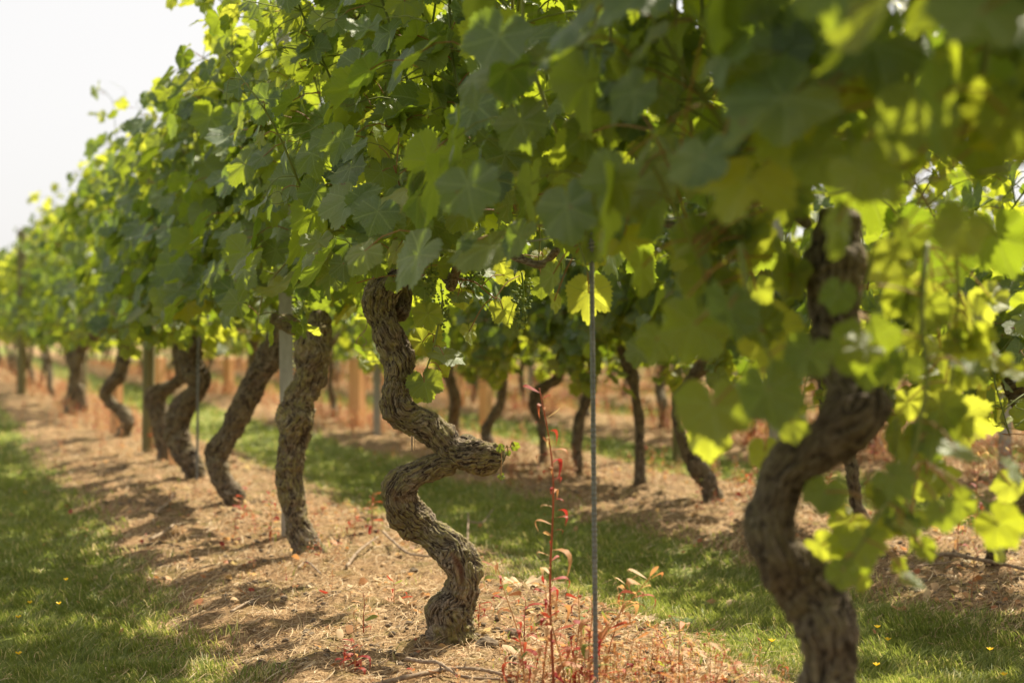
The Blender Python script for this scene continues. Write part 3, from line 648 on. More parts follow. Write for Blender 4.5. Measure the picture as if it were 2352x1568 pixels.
fs = px_shoot(MAIN, mo, [(690, 430, .02), (672, 385, -.03), (640, 310, -.08), (600, 240, -.12), (555, 180, -.12), (522, 128, -.10)], [
    (608, 238, 17, -.12, 'top', 70, .6), (598, 326, 26, -.10, 'side', -10, .9), (640, 455, 28, .0, 'side', 20, .8), (555, 202, 8, -.12, 'side', 10, .9)], 3.52, 905, .0032, .35)
for path, yy in (([(640, 310), (690, 308), (730, 290), (738, 282)], 3.42), ([(690, 312), (685, 330), (672, 352)], 3.42), ([(682, 405), (640, 408), (613, 440), (625, 468), (660, 460), (640, 440), (618, 450)], 3.5),
                 ([(555, 183), (530, 180), (522, 200), (520, 225)], 3.40), ([(520, 128), (538, 110), (542, 95)], 3.41), ([(700, 0), (735, 38), (780, 40), (800, 20)], 3.30), ([(770, 42), (745, 55), (732, 70)], 3.30)):
    C = spline([at(u, v, yy)-mo for u, v in path], 24); V, T, Q = tube(C, np.linspace(.0016, .0008, 24), 5); link('tendril', mesh_np('tendril', V, [T, Q], {'tint': np.full(len(V), .35)}), M['cane'], MAIN)
for (u, v, y) in ((1080, 595, 3.44), (1062, 320, 3.5), (1195, 335, 3.5), (1050, 330, 3.35)):
    o = link('grape_cluster', cluster_mesh(int(u)), M['grape'], MAIN); o.location = at(u, v-35, y)-mo
# small dry tendril on the left of the trunk, bark flakes
for path in ([(840, 720), (843, 745), (835, 765), (822, 775)], [(838, 758), (828, 768), (818, 785), (823, 792)], [(830, 768), (842, 785), (834, 795)]):
    V, T, Q = tube(spline([at(u, v, 3.40)-mo for u, v in path], 12), [.0009]*12, 4); link('dry_tendril', mesh_np('dry_tendril', V, [T, Q]), M['twig'], MAIN)
V, T, Q = tube(spline([at(946, 1000, 3.36)-mo, at(946, 1036, 3.36)-mo], 5), [.0022]*5, 5); link('dry_tendril', mesh_np('dry_tendril', V, [T, Q]), M['twig'], MAIN)
V, T, Q = tube(spline([at(950, 1000, 3.36)-mo, at(953, 1012, 3.36)-mo, at(952, 1032, 3.36)-mo], 5), [.0008]*5, 5); link('dry_tendril', mesh_np('dry_tendril', V, [T, Q]), M['twig'], MAIN)

# --- the out of focus vine on the right
NEAR, no = hero('thick dark blurred grapevine trunk nearest the camera, with big leaves hanging round it', 1885, 1.93, [
    (Z9, [(0,0,0,0), (1040, -60, 120, .10, Z8), (1010, 150, 150, .10, Z8), (1010, 330, 165, .08, Z8), (1010, 520, 160, .08, Z8), (1030, 720, 150, .06, Z8), (1080, 900, 150, .03, Z8), (1150, 1080, 185, .0, Z8), (1130, 1200, 175, -.02, Z8), (940, 60, 160, -.02), (790, 170, 150, -.01), (680, 290, 142, 0), (615, 430, 145, 0), (600, 580, 150, 0), (640, 720, 148, 0), (715, 840, 155, .01), (800, 940, 170, .02), (890, 1060, 178, .02), (960, 1190, 180, .01), (980, 1340, 168, 0), (975, 1500, 178, 0), (975, 1750, 190, 0), (960, 2200, 205, 0)][1:]),
    (Z8, [(1120, 1120, 150, 0), (1250, 1130, 120, -.02), (1330, 1170, 95, -.02)]),
], 23, dict(HC, shoots=20, dens=1.05, zb=.88, skirt=.3, curtain=170, cside=1), dict(voxel=.004), clusters=3, cr=.008, lichen=False, cord=((0, .62),))
px_shoot(NEAR, no, [(1700, 560, -.1), (1712, 640, -.14), (1742, 760, -.16), (1790, 860, -.16)], [
    (1669, 736, 88, -.18, 'rand', -10, 0), (1585, 773, 88, -.12, 'face', -20, .1), (1768, 925, 92, -.2, 'face', 10, 0), (1640, 962, 92, -.16, 'face', 5, .05), (1628, 1010, 70, -.12, 'face', 0, .75),
    (1757, 1050, 46, -.10, 'face', 0, .7), (1745, 680, 46, -.05, 'side', 30, .6), (1850, 830, 62, -.22, 'face', -20, 0), (1500, 800, 60, .0, 'face', -20, .3), (1822, 985, 50, -.1, 'face', 10, .5)], 1.90, 911, .004, sunny=.30)
px_shoot(NEAR, no, [(2130, 560, .0), (2120, 650, -.04), (2118, 760, -.05), (2130, 860, -.06), (2115, 960, -.06), (2095, 1050, -.05), (2040, 1150, -.05), (1990, 1230, -.05), (1950, 1290, -.05)], [
    (2017, 630, 58, .05, 'face', 0, .9), (2140, 650, 62, .06, 'face', 20, .9), (1990, 825, 98, -.12, 'face', 5, .1), (2225, 736, 74, .02, 'face', 10, .9), (2285, 695, 50, .02, 'rand', 40, .8), (2225, 870, 52, -.1, 'top', 10, .1),
    (2210, 985, 78, .04, 'face', 10, .95), (2120, 935, 52, .03, 'face', -10, .9), (2214, 1050, 62, -.12, 'top', 50, .2), (2060, 1115, 58, -.1, 'rand', 30, .1), (1893, 1145, 50, .0, 'face', -10, .3), (1943, 1212, 50, .03, 'face', -30, .8),
    (1987, 1260, 58, -.05, 'face', 10, .35), (1936, 1325, 42, -.06, 'face', 0, .2), (2097, 1343, 36, -.08, 'top', 30, .2), (2170, 1190, 46, -.06, 'face', 10, .2), (2079, 1215, 36, -.06, 'top', 40, .3), (1920, 690, 50, -.14, 'face', -20, 0), (2160, 820, 52, -.02, 'face', 0, .7), (2165, 1110, 42, .0, 'face', 0, .8)], 1.88, 912, .004, sunny=.34)
px_shoot(NEAR, no, [(1500, 300, -.1), (1600, 420, -.2), (1720, 500, -.3)], [
    (1380, 470, 70, -.1, 'face', 10, .1), (1470, 450, 90, -.15, 'rand', 20, 0), (1840, 300, 95, -.35, 'face', -10, 0), (1720, 200, 70, -.3, 'rand', 30, .1), (1620, 90, 80, -.3, 'rand', 0, 0), (1440, 560, 60, .1, 'face', 20, .3), (1420, 240, 45, .1, 'side', 0, .5),
    (1345, 330, 62, .25, 'face', 0, 0), (1720, 540, 60, .0, 'face', 0, .7), (1600, 600, 70, .1, 'face', 0, .4)], 2.1, 913, .004)
g9 = np.random.default_rng(99)
def scatter(n, u0, u1, v0, v1, r0, r1, ylo, sunny):
    out = []
    for i in range(n):
        u, v = g9.uniform(u0, u1), g9.uniform(v0, v1); out.append((u, v, g9.uniform(r0, r1), ylo*g9.normal(1, .5), g9.choice(['face', 'face', 'rand', 'side']), g9.normal(0, 35), g9.uniform(.6, .95) if g9.random() < sunny else g9.uniform(0, .45)))  # chosen share gets backlit brightness painted into the leaf colour
    return out
px_shoot(NEAR, no, [(1900, 200, -.3), (1960, 330, -.35), (2040, 450, -.35), (2080, 540, -.32)], scatter(17, 1720, 2330, 200, 560, 62, 105, -.30, .1), 1.92, 921, .003)
px_shoot(NEAR, no, [(1500, 380, -.1), (1560, 500, -.05), (1620, 640, .0), (1650, 760, .0)], scatter(17, 1430, 1840, 420, 830, 50, 88, .02, .3), 1.98, 922, .003)
px_shoot(NEAR, no, [(2180, 500, -.05), (2200, 640, .0), (2190, 800, .05), (2170, 960, .05), (2100, 1080, .05)], scatter(30, 2060, 2320, 560, 1250, 36, 66, .0, .3), 1.90, 923, .003, sunny=.30)
px_shoot(NEAR, no, [(2060, 980, -.02), (2050, 1090, .0), (2010, 1190, .0), (1975, 1280, .0)], scatter(16, 1890, 2160, 1030, 1340, 26, 50, .0, .3), 1.90, 925, .0025, sunny=.05)
px_shoot(NEAR, no, [(2010, 560, .1), (1990, 640, .12), (1970, 730, .12)], scatter(4, 1960, 2080, 560, 860, 36, 56, -.1, .2), 1.86, 924, .003)
# the pendulous lit leaf behind the rod
px_shoot(NEAR, no, [(1330, 560, .75), (1352, 630, .72)], [(1352, 695, 66, .70, 'face', 0, 1.0), (1275, 700, 28, .8, 'side', 10, .9), (1270, 645, 45, .85, 'side', 0, .3), (1365, 600, 30, .85, 'face', 0, .9)], 1.93, 914, .0025, sunny=.1)

px_shoot(MAIN, mo, [(1230, 450, .0), (1240, 540, .02), (1235, 620, .05)], [(1215, 520, 40, .05, 'face', 10, .3), (1265, 470, 34, .05, 'face', -20, .2), (1250, 600, 34, .1, 'rand', 10, .9), (1185, 560, 38, .02, 'side', 0, .6), (1290, 540, 42, .0, 'face', 0, .1), (1245, 665, 30, .05, 'face', 0, .2), (1150, 610, 26, .03, 'face', 20, .9)], 3.4, 906, .003)
# --- the vines behind the one in focus
hero('stout lichen-covered grapevine trunk with a knobbly bulge, beside the notched grey post', 735, 4.67, [
    (Z3, [(2010, 560, 62, .05, Z2), (1990, 680, 88, .02, Z2), (1975, 800, 98, 0, Z2), (1950, 920, 90, 0, Z2), (1925, 1010, 90, 0, Z2), (1880, 1100, 96, 0, Z2), (1858, 1190, 106, 0, Z2), (1848, 1290, 96, 0, Z2), (1825, 1400, 84, 0, Z2), (1815, 200, 80, 0), (1830, 400, 78, 0), (1868, 560, 78, 0), (1915, 690, 84, 0), (1955, 800, 98, 0)]),
    (Z3, [(1930, 700, 60, 0), (2000, 770, 55, -.02), (2080, 830, 40, -.03)]),
    (Z2, [(1985, 700, 60, .06), (1860, 640, 50, .08), (1760, 600, 45, .10)]),
], 31, dict(HC, shoots=20, zb=.83, skirt=.4), dict(voxel=.0045), clusters=5)
hero('slender grapevine trunk leaning steeply right, third along the nearest row', 543, 5.88, [
    (Z3, [(1755, 560, 46, 0, Z2), (1735, 640, 62, 0, Z2), (1740, 730, 70, 0, Z2), (1695, 830, 75, 0, Z2), (1605, 975, 70, 0, Z2), (1530, 1120, 70, 0, Z2), (1450, 1280, 66, 0, Z2), (1375, 1400, 70, 0, Z2), (1345, 120, 64, 0), (1370, 230, 62, 0), (1410, 330, 62, 0), (1470, 405, 62, 0), (1492, 480, 50, 0)]),
], 37, dict(HC, detail='mid', shoots=18, zb=.82, skirt=.5), dict(voxel=.0055), lichen=False, clusters=3)
hero('pale crooked grapevine trunk with a sunlit elbow, fourth along the nearest row', 452, 6.79, [
    (Z3, [(1200, 690, 72, 0, Z2), (1190, 830, 70, 0, Z2), (1215, 925, 76, 0, Z2), (1265, 990, 58, 0, Z2), (1195, 1085, 62, 0, Z2), (1130, 1180, 72, 0, Z2), (1110, 1280, 68, 0, Z2), (1135, 1400, 68, 0, Z2), (1170, 150, 65, 0), (1215, 220, 60, 0), (1232, 310, 56, 0)]),
], 41, dict(HC, detail='mid', shoots=15, span=.6, zb=.76, skirt=1.2), dict(voxel=.0065), lichen=False)
hero('grapevine trunk with a raised left shoulder, just right of the round wooden post', 385, 7.75, [
    (Z3, [(1150, 955, 34, 0, Z2), (1090, 1000, 36, 0, Z2), (1040, 1025, 42, 0, Z2), (975, 1060, 56, 0, Z2), (985, 1150, 56, 0, Z2), (1010, 1260, 55, 0, Z2), (1025, 1380, 50, 0, Z2), (1030, 100, 46, 0), (1040, 200, 46, 0)]),
    (Z2, [(1150, 955, 36, 0), (1130, 860, 38, 0), (1120, 720, 30, 0)]),
], 43, dict(HC, detail='mid', shoots=14, span=.6, zb=.76, skirt=1.2), dict(voxel=.008), lichen=False)
hero('thin Z-shaped grapevine trunk left of the round wooden post', 288, 9.55, [
    (Z3, [(830, 610, 30, 0, Z2), (795, 720, 42, 0, Z2), (770, 850, 44, 0, Z2), (748, 945, 42, 0, Z2), (690, 1010, 40, 0, Z2), (658, 1060, 36, 0, Z2), (700, 1120, 36, 0, Z2), (760, 1165, 40, 0, Z2), (800, 1230, 42, 0, Z2), (780, 1290, 40, 0, Z2)]),
], 47, dict(HC, detail='mid', shoots=20, span=1.0, zb=.76, skirt=1.2), dict(voxel=.009), lichen=False)
hero('squat double-footed grapevine trunk, seventh along the nearest row', 180, 12.3, [
    (Z2, [(640, 640, 34, 0), (560, 720, 40, 0), (500, 780, 42, 0), (485, 860, 42, 0), (475, 960, 40, 0), (455, 1050, 34, 0), (440, 1110, 36, 0)]),
    (Z2, [(490, 1010, 36, 0), (505, 1080, 30, 0), (530, 1160, 28, 0)]), (Z2, [(485, 860, 40, 0), (440, 850, 30, 0), (430, 760, 26, 0)]),
], 53, dict(HC, detail='mid', shoots=24, span=1.25, zb=.76, skirt=1.2), dict(voxel=.011), lichen=False)

# --- generic vines
def generic_trunk(seed):
    g = np.random.default_rng(seed); n = 7; z = np.linspace(.86, 0, n); amp = g.uniform(.06, .14)
    x = amp*np.sin(z*g.uniform(5, 10)+g.random()*6)+g.normal(0, .015, n); y = .5*amp*np.sin(z*g.uniform(4, 8)+g.random()*6)+g.normal(0, .012, n)
    r = np.interp(z, [0, .1, .5, .8, .86], [.062, .050, .045, .050, .040])*g.uniform(.48, .72); x -= x[-1]; y -= y[-1]
    B = [(np.vstack([np.stack([x, y, z], -1), [0, 0, -.07]]), np.append(r, r[-1]))]
    if g.random() < .6: B.append((np.array([[x[2], y[2], z[2]], [x[2]+.07, y[2], z[2]+.04], [x[2]+.10, y[2]+.02, z[2]+.14]]), np.array([.032, .026, .020])))
    return trunk_mesh(B, voxel=.009, seed=seed, amp=1.2)
TR = [generic_trunk(700+i) for i in range(7)]
CR = [make_crown(800+i, 'mid', 17, .78, zb=.76, half=.28, skirt=1.0, curtain=38, backlight=.34) for i in range(4)]  # last argument tints these crowns yellower, standing in for backlight
CF = [make_crown(820+i, 'lo', 17, .78, zb=.74, half=.28, skirt=1.0, big=1.05, dens=.9, curtain=30, backlight=.55) for i in range(4)]  # strongest yellow tint, painting far backlight and glow into the leaves
CR2 = [make_crown(860+i, 'mid', 16, .78, zb=.66, half=.28, skirt=1.9, curtain=30, backlight=.12) for i in range(4)]
CF2 = [make_crown(870+i, 'lo', 16, .78, zb=.64, half=.28, skirt=2.0, big=1.05, dens=.9, curtain=30, backlight=.2) for i in range(4)]
CD = [cordon_mesh(840+i, 0, .62*(1 if i % 2 else -1)) for i in range(4)]
def proto(k, far, back):
    r = empty('grapevine', (0, 0, 0), 0, category='grapevine')
    link('trunk', TR[k % 7], M['bark_dark'], r); cm = (((CF2, CR2) if back else (CF, CR))[0 if far else 1])[k % 4]
    link('crown', cm[0], M['leaf_far'] if far else M['leaf'], r); link('canes', cm[1], M['cane'], r)
    if not far: link('cordon', CD[k % 4], M['bark_dark'], r); link('cordon', CD[(k+1) % 4], M['bark_dark'], r)
    return r
PR = {}; USED = set()
g0 = random.Random(5)
def place_vine(D, s, label, group, far=False, rot=None, key=None):
    k = g0.randrange(28) if key is None else key; back = D > D1+.5; kk = (k % 28, far, back)
    if kk not in PR: PR[kk] = proto(k, far, back); o = PR[kk]
    else: o = copy_tree(PR[kk])
    p = P(D, s); o.location = (p[0], p[1], gh1(p[0], p[1])); o.rotation_euler.z = ROWROT+(math.pi if (g0.random() < .5 if rot is None else rot) else 0)
    o.scale = (1, 1, g0.uniform(.96, 1.04)); o['label'] = label; o['group'] = group
    return o
def hero_off(label):
    p = P(D1, .30); r = empty('grapevine', (p[0], p[1], gh1(p[0], p[1])), ROWROT, label=label, category='grapevine', group='old grapevines along the nearest row')
    link('trunk', TR[3], M['bark_dark'], r); a, b = make_crown(888, **dict(HC, shoots=18, span=.74, zb=.89, skirt=0, curtain=180)); link('crown', a, M['leaf'], r); link('canes', b, M['cane'], r)
# nearest row: one just outside the frame on the right whose foliage reaches in, and the far run
hero_off('grapevine whose foliage enters at the right edge, its trunk out of sight')
s = 14.4; i = 0
while s < 46:
    lab = {0: 'hooked grapevine trunk, eighth along the nearest row, beside the squat double-footed one', 1: 'thin dark grapevine trunk leaning right, near the far post of the nearest row'}.get(i, 'small blurred grapevine in the far end of the nearest row at the left edge')
    place_vine(D1, s, lab, 'old grapevines along the nearest row' if i < 2 else 'far grapevines at the end of the nearest row', far=i > 5); s += g0.uniform(1.2, 1.45); i += 1
# second row: traced trunks plus a regular run
D2 = D1+ROWGAP
def s_of(u, D): y = y_of(u, D); return (y-D*ST)/CT
ROW2 = [(1640, 'bowed grapevine trunk of the second row, its foot left of the big blurred trunk'), (1475, 'thin leaning grapevine trunk of the second row, left of the hanging leaves on the right'), (1328, 'grapevine trunk of the second row just left of the thin grey rod'), (1255, 'elbowed grapevine trunk of the second row, behind the tall red weed'),
        (1130, 'grapevine trunk of the second row seen between the right orange stake and the elbowed one'), (1040, 'grapevine trunk of the second row behind the knob of the focused vine'), (930, 'grapevine trunk of the second row directly behind the focused trunk'), (770, 'grapevine trunk of the second row between the lichen-covered trunk and the left orange stake'), (575, 'grapevine trunk of the second row seen behind the leaning slender trunk')]
H2 = {1640: [(Z9, [(245, 850, 60, 0, Z8), (170, 900, 48, 0, Z8), (90, 990, 32, 0, Z8), (30, 1080, 28, 0, Z8), (10, 1180, 30, 0, Z8), (35, 1290, 36, 0, Z8), (80, 90, 45, 0), (140, 200, 55, 0), (200, 300, 60, 0), (240, 400, 62, 0)])],
      1255: [(Z5, [(1462, 640, 24, 0), (1465, 760, 28, 0), (1475, 870, 30, 0), (1455, 960, 34, 0), (1390, 1005, 32, 0), (1325, 1060, 36, 0), (1325, 1150, 40, 0), (1355, 1230, 32, 0), (1365, 1330, 26, 0), (1370, 1420, 26, 0)])],
      1328: [(Z5, [(1668, 600, 26, 0), (1672, 760, 27, 0), (1680, 900, 28, 0), (1665, 1040, 28, 0), (1620, 1150, 32, 0), (1590, 1250, 32, 0), (1580, 1400, 30, 0), (1590, 1520, 28, 0)])],
      1475: [(Z5, [(1850, 760, 24, 0), (1885, 850, 32, 0), (1920, 930, 44, 0), (1945, 1050, 30, 0), (1965, 1180, 30, 0), (1975, 1290, 30, 0)])]}
G2 = 'grapevines along the second row'
for u, lab in ROW2:
    y = y_of(u, D2)
    if u in H2:
        hero(lab, u, y, H2[u], 1000+u, dict(detail='mid', shoots=19, span=.85, zb=.68, half=.28, skirt=1.7, curtain=45), dict(voxel=.008), D=D2, group=G2, lichen=False)
    else: place_vine(D2, s_of(u, D2), lab, G2)
place_vine(D2, s_of(2285, D2), 'grapevine of the second row at the right edge behind the hanging leaves', G2)
place_vine(D2, s_of(1985, D2), 'grapevine of the second row hidden behind the big blurred trunk', G2)
s = s_of(575, D2)+1.4
while s < 42: place_vine(D2, s, 'small blurred grapevine at the far left of the second row', 'far grapevines of the second row', far=s > 24); s += g0.uniform(1.3, 1.6)
for k, (s1, word) in enumerate(((36, 'third'), (34, 'fourth'), (32, 'fifth'), (30, 'sixth'), (30, 'seventh'), (30, 'eighth'))):
    D = D1+ROWGAP*(k+2); s = s_of(2420, D)
    while s < s1:
        place_vine(D, s, 'blurred grapevine of the %s row seen low under the nearer leaves' % word, 'grapevines of the %s row' % word, far=(k > 0 or s > 14)); s += g0.uniform(1.15, 1.4)

# ------------------------------------------------------------------ posts, rods, stakes
def metal_post(u, v0, D, label, h=1.9, w=.046, lean=0):
    y = y_of(u, D); x = (u-1176)/F*y; r = empty('metal_post', (x, y, gh1(x, y)), R(8), label=label, category='post', group='galvanised trellis posts'); r.rotation_euler[1] = lean
    t = .004; dd = .032; prof = np.array([(-w/2, dd), (-w/2, 0), (w/2, 0), (w/2, dd), (w/2-t, dd), (w/2-t, t), (-w/2+t, t), (-w/2+t, dd)])
    n = len(prof); V = np.vstack([np.column_stack([prof, np.full(n, -.1)]), np.column_stack([prof, np.full(n, h)])]); j = np.arange(n); j2 = (j+1) % n
    cap = [[8, 9, 14, 15], [9, 10, 13, 14], [10, 11, 12, 13]]
    link('channel', mesh_np('channel', V, np.vstack([np.stack([j, j2, j2+n, j+n], -1), cap]), smooth=False), M['steel'], r)
    mb = MB(); z = .35
    while z < h-.05:
        V, Q = box(w/2+.003, .006, z, .009, .006, .007); mb.add(V, None, Q); z += .0145
    link('hook_edge', mb.mesh('hook_edge', False), M['steel'], r); return r
metal_post(661, 0, D1, 'tall grey metal post with a notched edge, standing behind the lichen-covered trunk', lean=R(-.6))
metal_post(866, 0, D2-.28, 'grey metal post of the second row just left of the focused trunk', w=.05)
metal_post(1785, 0, D2-.1, 'grey metal post seen between hanging leaves left of the blurred trunk')
metal_post(2312, 0, D2+ROWGAP, 'dark grey metal post near the right edge behind red weeds', w=.06)
metal_post(775, 0, D2+ROWGAP, 'grey metal post behind the left orange stake, in the third row', w=.055)
metal_post(1218, 0, D2+ROWGAP*.98, 'thin grey metal post in the third row right of the orange stakes', w=.035)
def round_post(u, D, label, h=1.85, r=.035, mat='wood_post', lean=0):
    y = y_of(u, D); x = (u-1176)/F*y; o = empty('wooden_post', (x, y, gh1(x, y)), 0, label=label, category='post', group='round wooden trellis posts'); o.rotation_euler[1] = lean
    prof = [(r*1.03, -.1)]+[(r*(1+.02*math.sin(i*1.7)), .02+i*(h-.05)/14) for i in range(15)]+[(r*.9, h-.01), (r*.4, h), (.0005, h+.002)]
    V, Q = lathe(prof, 20); V = V*[1.02, 1, 1]; link('shaft', mesh_np('shaft', V, Q), M['wood_post'], o)
    mb = MB()
    for z in (.95, 1.25, 1.6):
        V, T, Q2 = tube(spline([(-r-.004, 0, z-.015), (-r-.012, -.004, z), (-r-.004, 0, z+.015)], 7), [.0018]*7, 5); mb.add(V, T, Q2)
    link('wire_staple', mb.mesh('wire_staple'), M['steel'], o)
round_post(340, D1, 'round weathered greenish wooden post between two crooked trunks in the nearest row', lean=R(.4))
round_post(50, D1-.27, 'far round wooden post at the left edge beside a small orange stake', r=.05)
round_post(188, D1+.22, 'tall wooden post whose dark top stands just above the far foliage', h=2.02, r=.05)
round_post(1556, D2+ROWGAP*.5, 'pale wooden post behind the bowed trunk of the second row', h=1.6, r=.03)
round_post(578, D2+.1, 'pale wooden post seen behind the leaning slender trunk', r=.05)
def stake(u, v1, vt, D, wpx, label):
    y = F*CAMH/(v1-754); x = (u-1176)/F*y; z0 = gh1(x, y); h = CAMH+(754-vt)/F*y-z0; w = wpx/F*y*.95; o = empty('wooden_stake', (x, y, z0), R(-28), label=label, category='stake', group='short orange wooden stakes')
    b = w*.06; a = w/2; ring = [(a-b, a), (-a+b, a), (-a, a-b), (-a, -a+b), (-a+b, -a), (a-b, -a), (a, -a+b), (a, a-b)][::-1]; V = []
    for z, k in ((-.08, 1), (h*.5, 1.01), (h-.02, 1), (h-.006, .93), (h, .82)): V += [(p[0]*k, p[1]*k, z+(.006*p[0]/a if z > .1 else 0)) for p in ring]
    n = 8; Q = [[i*n+j, i*n+(j+1) % n, (i+1)*n+(j+1) % n, (i+1)*n+j] for i in range(4) for j in range(n)]; c = 4*n
    Q += [[c, c+1, c+2, c+3], [c, c+3, c+4, c+7], [c+4, c+5, c+6, c+7]]
    link('shaft', mesh_np('shaft', np.array(V), Q, smooth=False), M['stake'], o)
    V, Q = box(0, 0, h+.004, w*.84, w*.84, .006); link('end_cap', mesh_np('end_cap', V, Q, smooth=False), M['straw_cap'], o)
M['straw_cap'] = simple_mat('pale_end_grain', [(.3, (.45, .33, .20)), (.7, (.68, .55, .38))], 40, .8)
stake(820, 975, 822, D2+.25, 30, 'orange wooden stake with a pale top, left of the focused trunk')
stake(1115, 965, 830, D2+.75, 24, 'orange wooden stake seen right of the hanging leafy shoot')
stake(1055, 930, 850, D2+1.6, 20, 'faint orange stake just behind the hanging leafy shoot of the focused vine')
stake(364, 930, 820, D1+1.3, 26, 'orange wooden stake right of the round greenish post')
stake(268, 1000, 868, D1+.05, 22, 'orange stake half hidden behind the thin Z-shaped trunk')
stake(394, 1070, 1000, D1+.02, 12, 'low orange stake foot between the round post and the fourth trunk')
stake(46, 860, 790, D1-.12, 12, 'tiny orange stake beside the far post at the left edge')
stake(525, 900, 822, D2+.9, 20, 'dim orange stake left of the leaning slender trunk')
def rod(pts, r, label, ribs=True):
    C = spline([np.array(p) for p in pts], 600 if ribs else 60); org = C[0].copy(); o = empty('steel_rod', org, 0, label=label, category='rod', group='thin steel rods standing in the rows')
    n = len(C); rr = r*(1+(.13*(np.arange(n) % 4 < 2) if ribs else 0)); V, T, Q = tube(C-org, rr, 9); link('bar', mesh_np('bar', V, [T, Q]), M['rod'], o)
    V, T, Q = tube(np.array([(math.cos(a)*(r+.003), math.sin(a)*(r+.003), 0.93+.0012*a) for a in np.linspace(0, 12, 50)])+(C[int(n*.6)]-org)*[1, 1, 0], [.0012]*50, 5); link('tie_wire', mesh_np('tie_wire', V, [T, Q]), M['steel'], o)
rod([at(1370, 1700, 2.70)*[1, 1, 1], at(1364, 1100, 2.70), at(1358, 520, 2.70), at(1352, 200, 2.70)], .0046, 'thin grey ribbed steel rod standing upright in front, right of the focused vine')
rod([at(452, 1125, 6.72), at(456, 760, 6.72), at(458, 600, 6.72)], .006, 'thin grey rod beside the pale crooked trunk', False)
# trellis wires of the nearest row
for z, lab in ((.915, 'lowest trellis wire of the nearest row, running among the cordons'), (1.30, 'middle trellis wire of the nearest row, inside the foliage')):
    C = np.array([P(D1+.035, s_, z+.006*math.sin(s_)) for s_ in np.linspace(.2, 46, 160)]); V, T, Q = tube(C, [.0016]*160, 5); o = link('trellis_wire', mesh_np('trellis_wire', V, [T, Q]), M['steel'], None, label=lab, category='wire', group='trellis wires of the nearest row')

# ------------------------------------------------------------------ weeds
def weed_geo(g, h, nleaf, lean=(0, 0), lsz=.045, red=.5, droopy=1.0, green=.1):
    """returns stem MB piece and leaf strips of one willowherb, origin at the foot"""
    st = MB(); lf = MB(); n = 14; z = np.linspace(0, 1, n)
    C = np.stack([lean[0]*z**1.6+.012*np.sin(z*7+g.random()*6)*h*2*z, lean[1]*z**1.6+.01*np.sin(z*6+g.random()*6)*z, h*z], -1)
    V, T, Q = tube(C, np.linspace(.0026, .0009, n)*(.6+h), 5); st.add(V, T, Q, tint=.2+.45*g.random())
    B, Tp, Wd, Sd, Bd, Ti = [], [], [], [], [], []
    for i in range(nleaf):
        f = .12+.88*(i+.3*g.random())/nleaf; c = np.array([np.interp(f, z, C[:, k]) for k in range(3)]); a = i*2.4+g.normal(0, .4); L = lsz*g.uniform(.6, 1.35)*(1.15-.4*f)
        d = np.array([math.cos(a), math.sin(a), 0]); up = g.uniform(-.2, .9) if f < .9 else g.uniform(.5, 1.4); dr = g.uniform(0, 1.0)*droopy
        tip = c+d*L*(.8-.25*dr)+np.array([0, 0, L*(up*.6-.9*dr)]); bend = d*L*.22*(1+dr)+np.array([0, 0, L*.28*(.3+dr)])
        B.append(c); Tp.append(tip); Wd.append(L*.17*g.uniform(.6, 1.3)); s_ = np.cross(d, [0, 0, 1])+np.array([0, 0, g.normal(0, .5)]); Sd.append(s_/np.linalg.norm(s_)); Bd.append(bend)
        q = g.random(); Ti.append(g.uniform(0, .25) if q < red*.7 else (g.uniform(.93, 1) if q > 1-green else g.uniform(.3, .88)))
    V, T, Q, tt = lance(np.array(B), np.array(Tp), np.array(Wd), np.array(Sd), np.array(Bd), np.array(Ti)); lf.add(V, T, Q, tint=tt)
    return st, lf
def weed(u, v, h, label, seed, nleaf=16, lean=(0, 0), D=None, y=None, group='red and brown willowherb weeds', **kw):
    if y is None: y = F*CAMH/(v-754)
    x = (u-1176)/F*y; g = np.random.default_rng(seed); st, lf = weed_geo(g, h, int(nleaf*1.7), lean, **kw)
    r = empty('willowherb', (x, y, gh1(x, y)), 0, label=label, category='weed', group=group)
    link('stem', st.mesh('stem'), M['weed'], r); link('leaves', lf.mesh('leaves'), M['weed'], r)
weed(1272, 1600, .62, 'tallest red willowherb with a bare curly top, standing left of the grey rod', 1, 26, (-.02, .0), red=.75, lsz=.05, droopy=1.2)
weed(1340, 1590, .25, 'bushy willowherb with a long tip arching right across the grey rod', 2, 22, (.13, -.04), red=.5, lsz=.065)
weed(1300, 1600, .24, 'red willowherb in the low clump left of the grey rod foot', 3, 20, (-.05, 0), red=.8)
weed(1205, 1560, .26, 'thin pinkish willowherb leaning left in the clump at the bottom', 4, 16, (-.06, 0), red=.9)
weed(1245, 1590, .20, 'short brown willowherb at the bottom of the clump with shrivelled leaves', 5, 22, (.02, 0), red=.3)
weed(1390, 1560, .22, 'dried tan willowherb drooping just right of the grey rod', 6, 24, (.05, 0), red=.1, green=.02)
weed(1322, 1560, .20, 'willowherb with some green leaves, close to the left side of the rod', 7, 20, (.01, 0), red=.4, green=.4)
weed(1355, 1600, .20, 'orange-brown willowherb at the foot of the rod', 8, 22, (.0, 0), red=.35)
weed(1180, 1620, .14, 'low red willowherb at the bottom edge left of the clump', 9, 16, (.02, 0), red=.8)
weed(1425, 1600, .13, 'tan shrivelled willowherb at the bottom edge right of the rod', 10, 16, (.03, 0), red=.1)
weed(855, 1225, .15, 'small willowherb with bright crimson tips, left of the focused trunk', 12, 14, (0, 0), red=.8)
weed(622, 1240, .19, 'bushy orange willowherb against the left side of the lichen-covered trunk', 13, 26, (0, 0), red=.3, green=.2)
weed(560, 1205, .10, 'low pink-leaved weed right of the leaning trunk foot', 14, 14, (0, 0), red=.8)
weed(815, 1230, .10, 'small brown weed between the two front trunks', 15, 14)
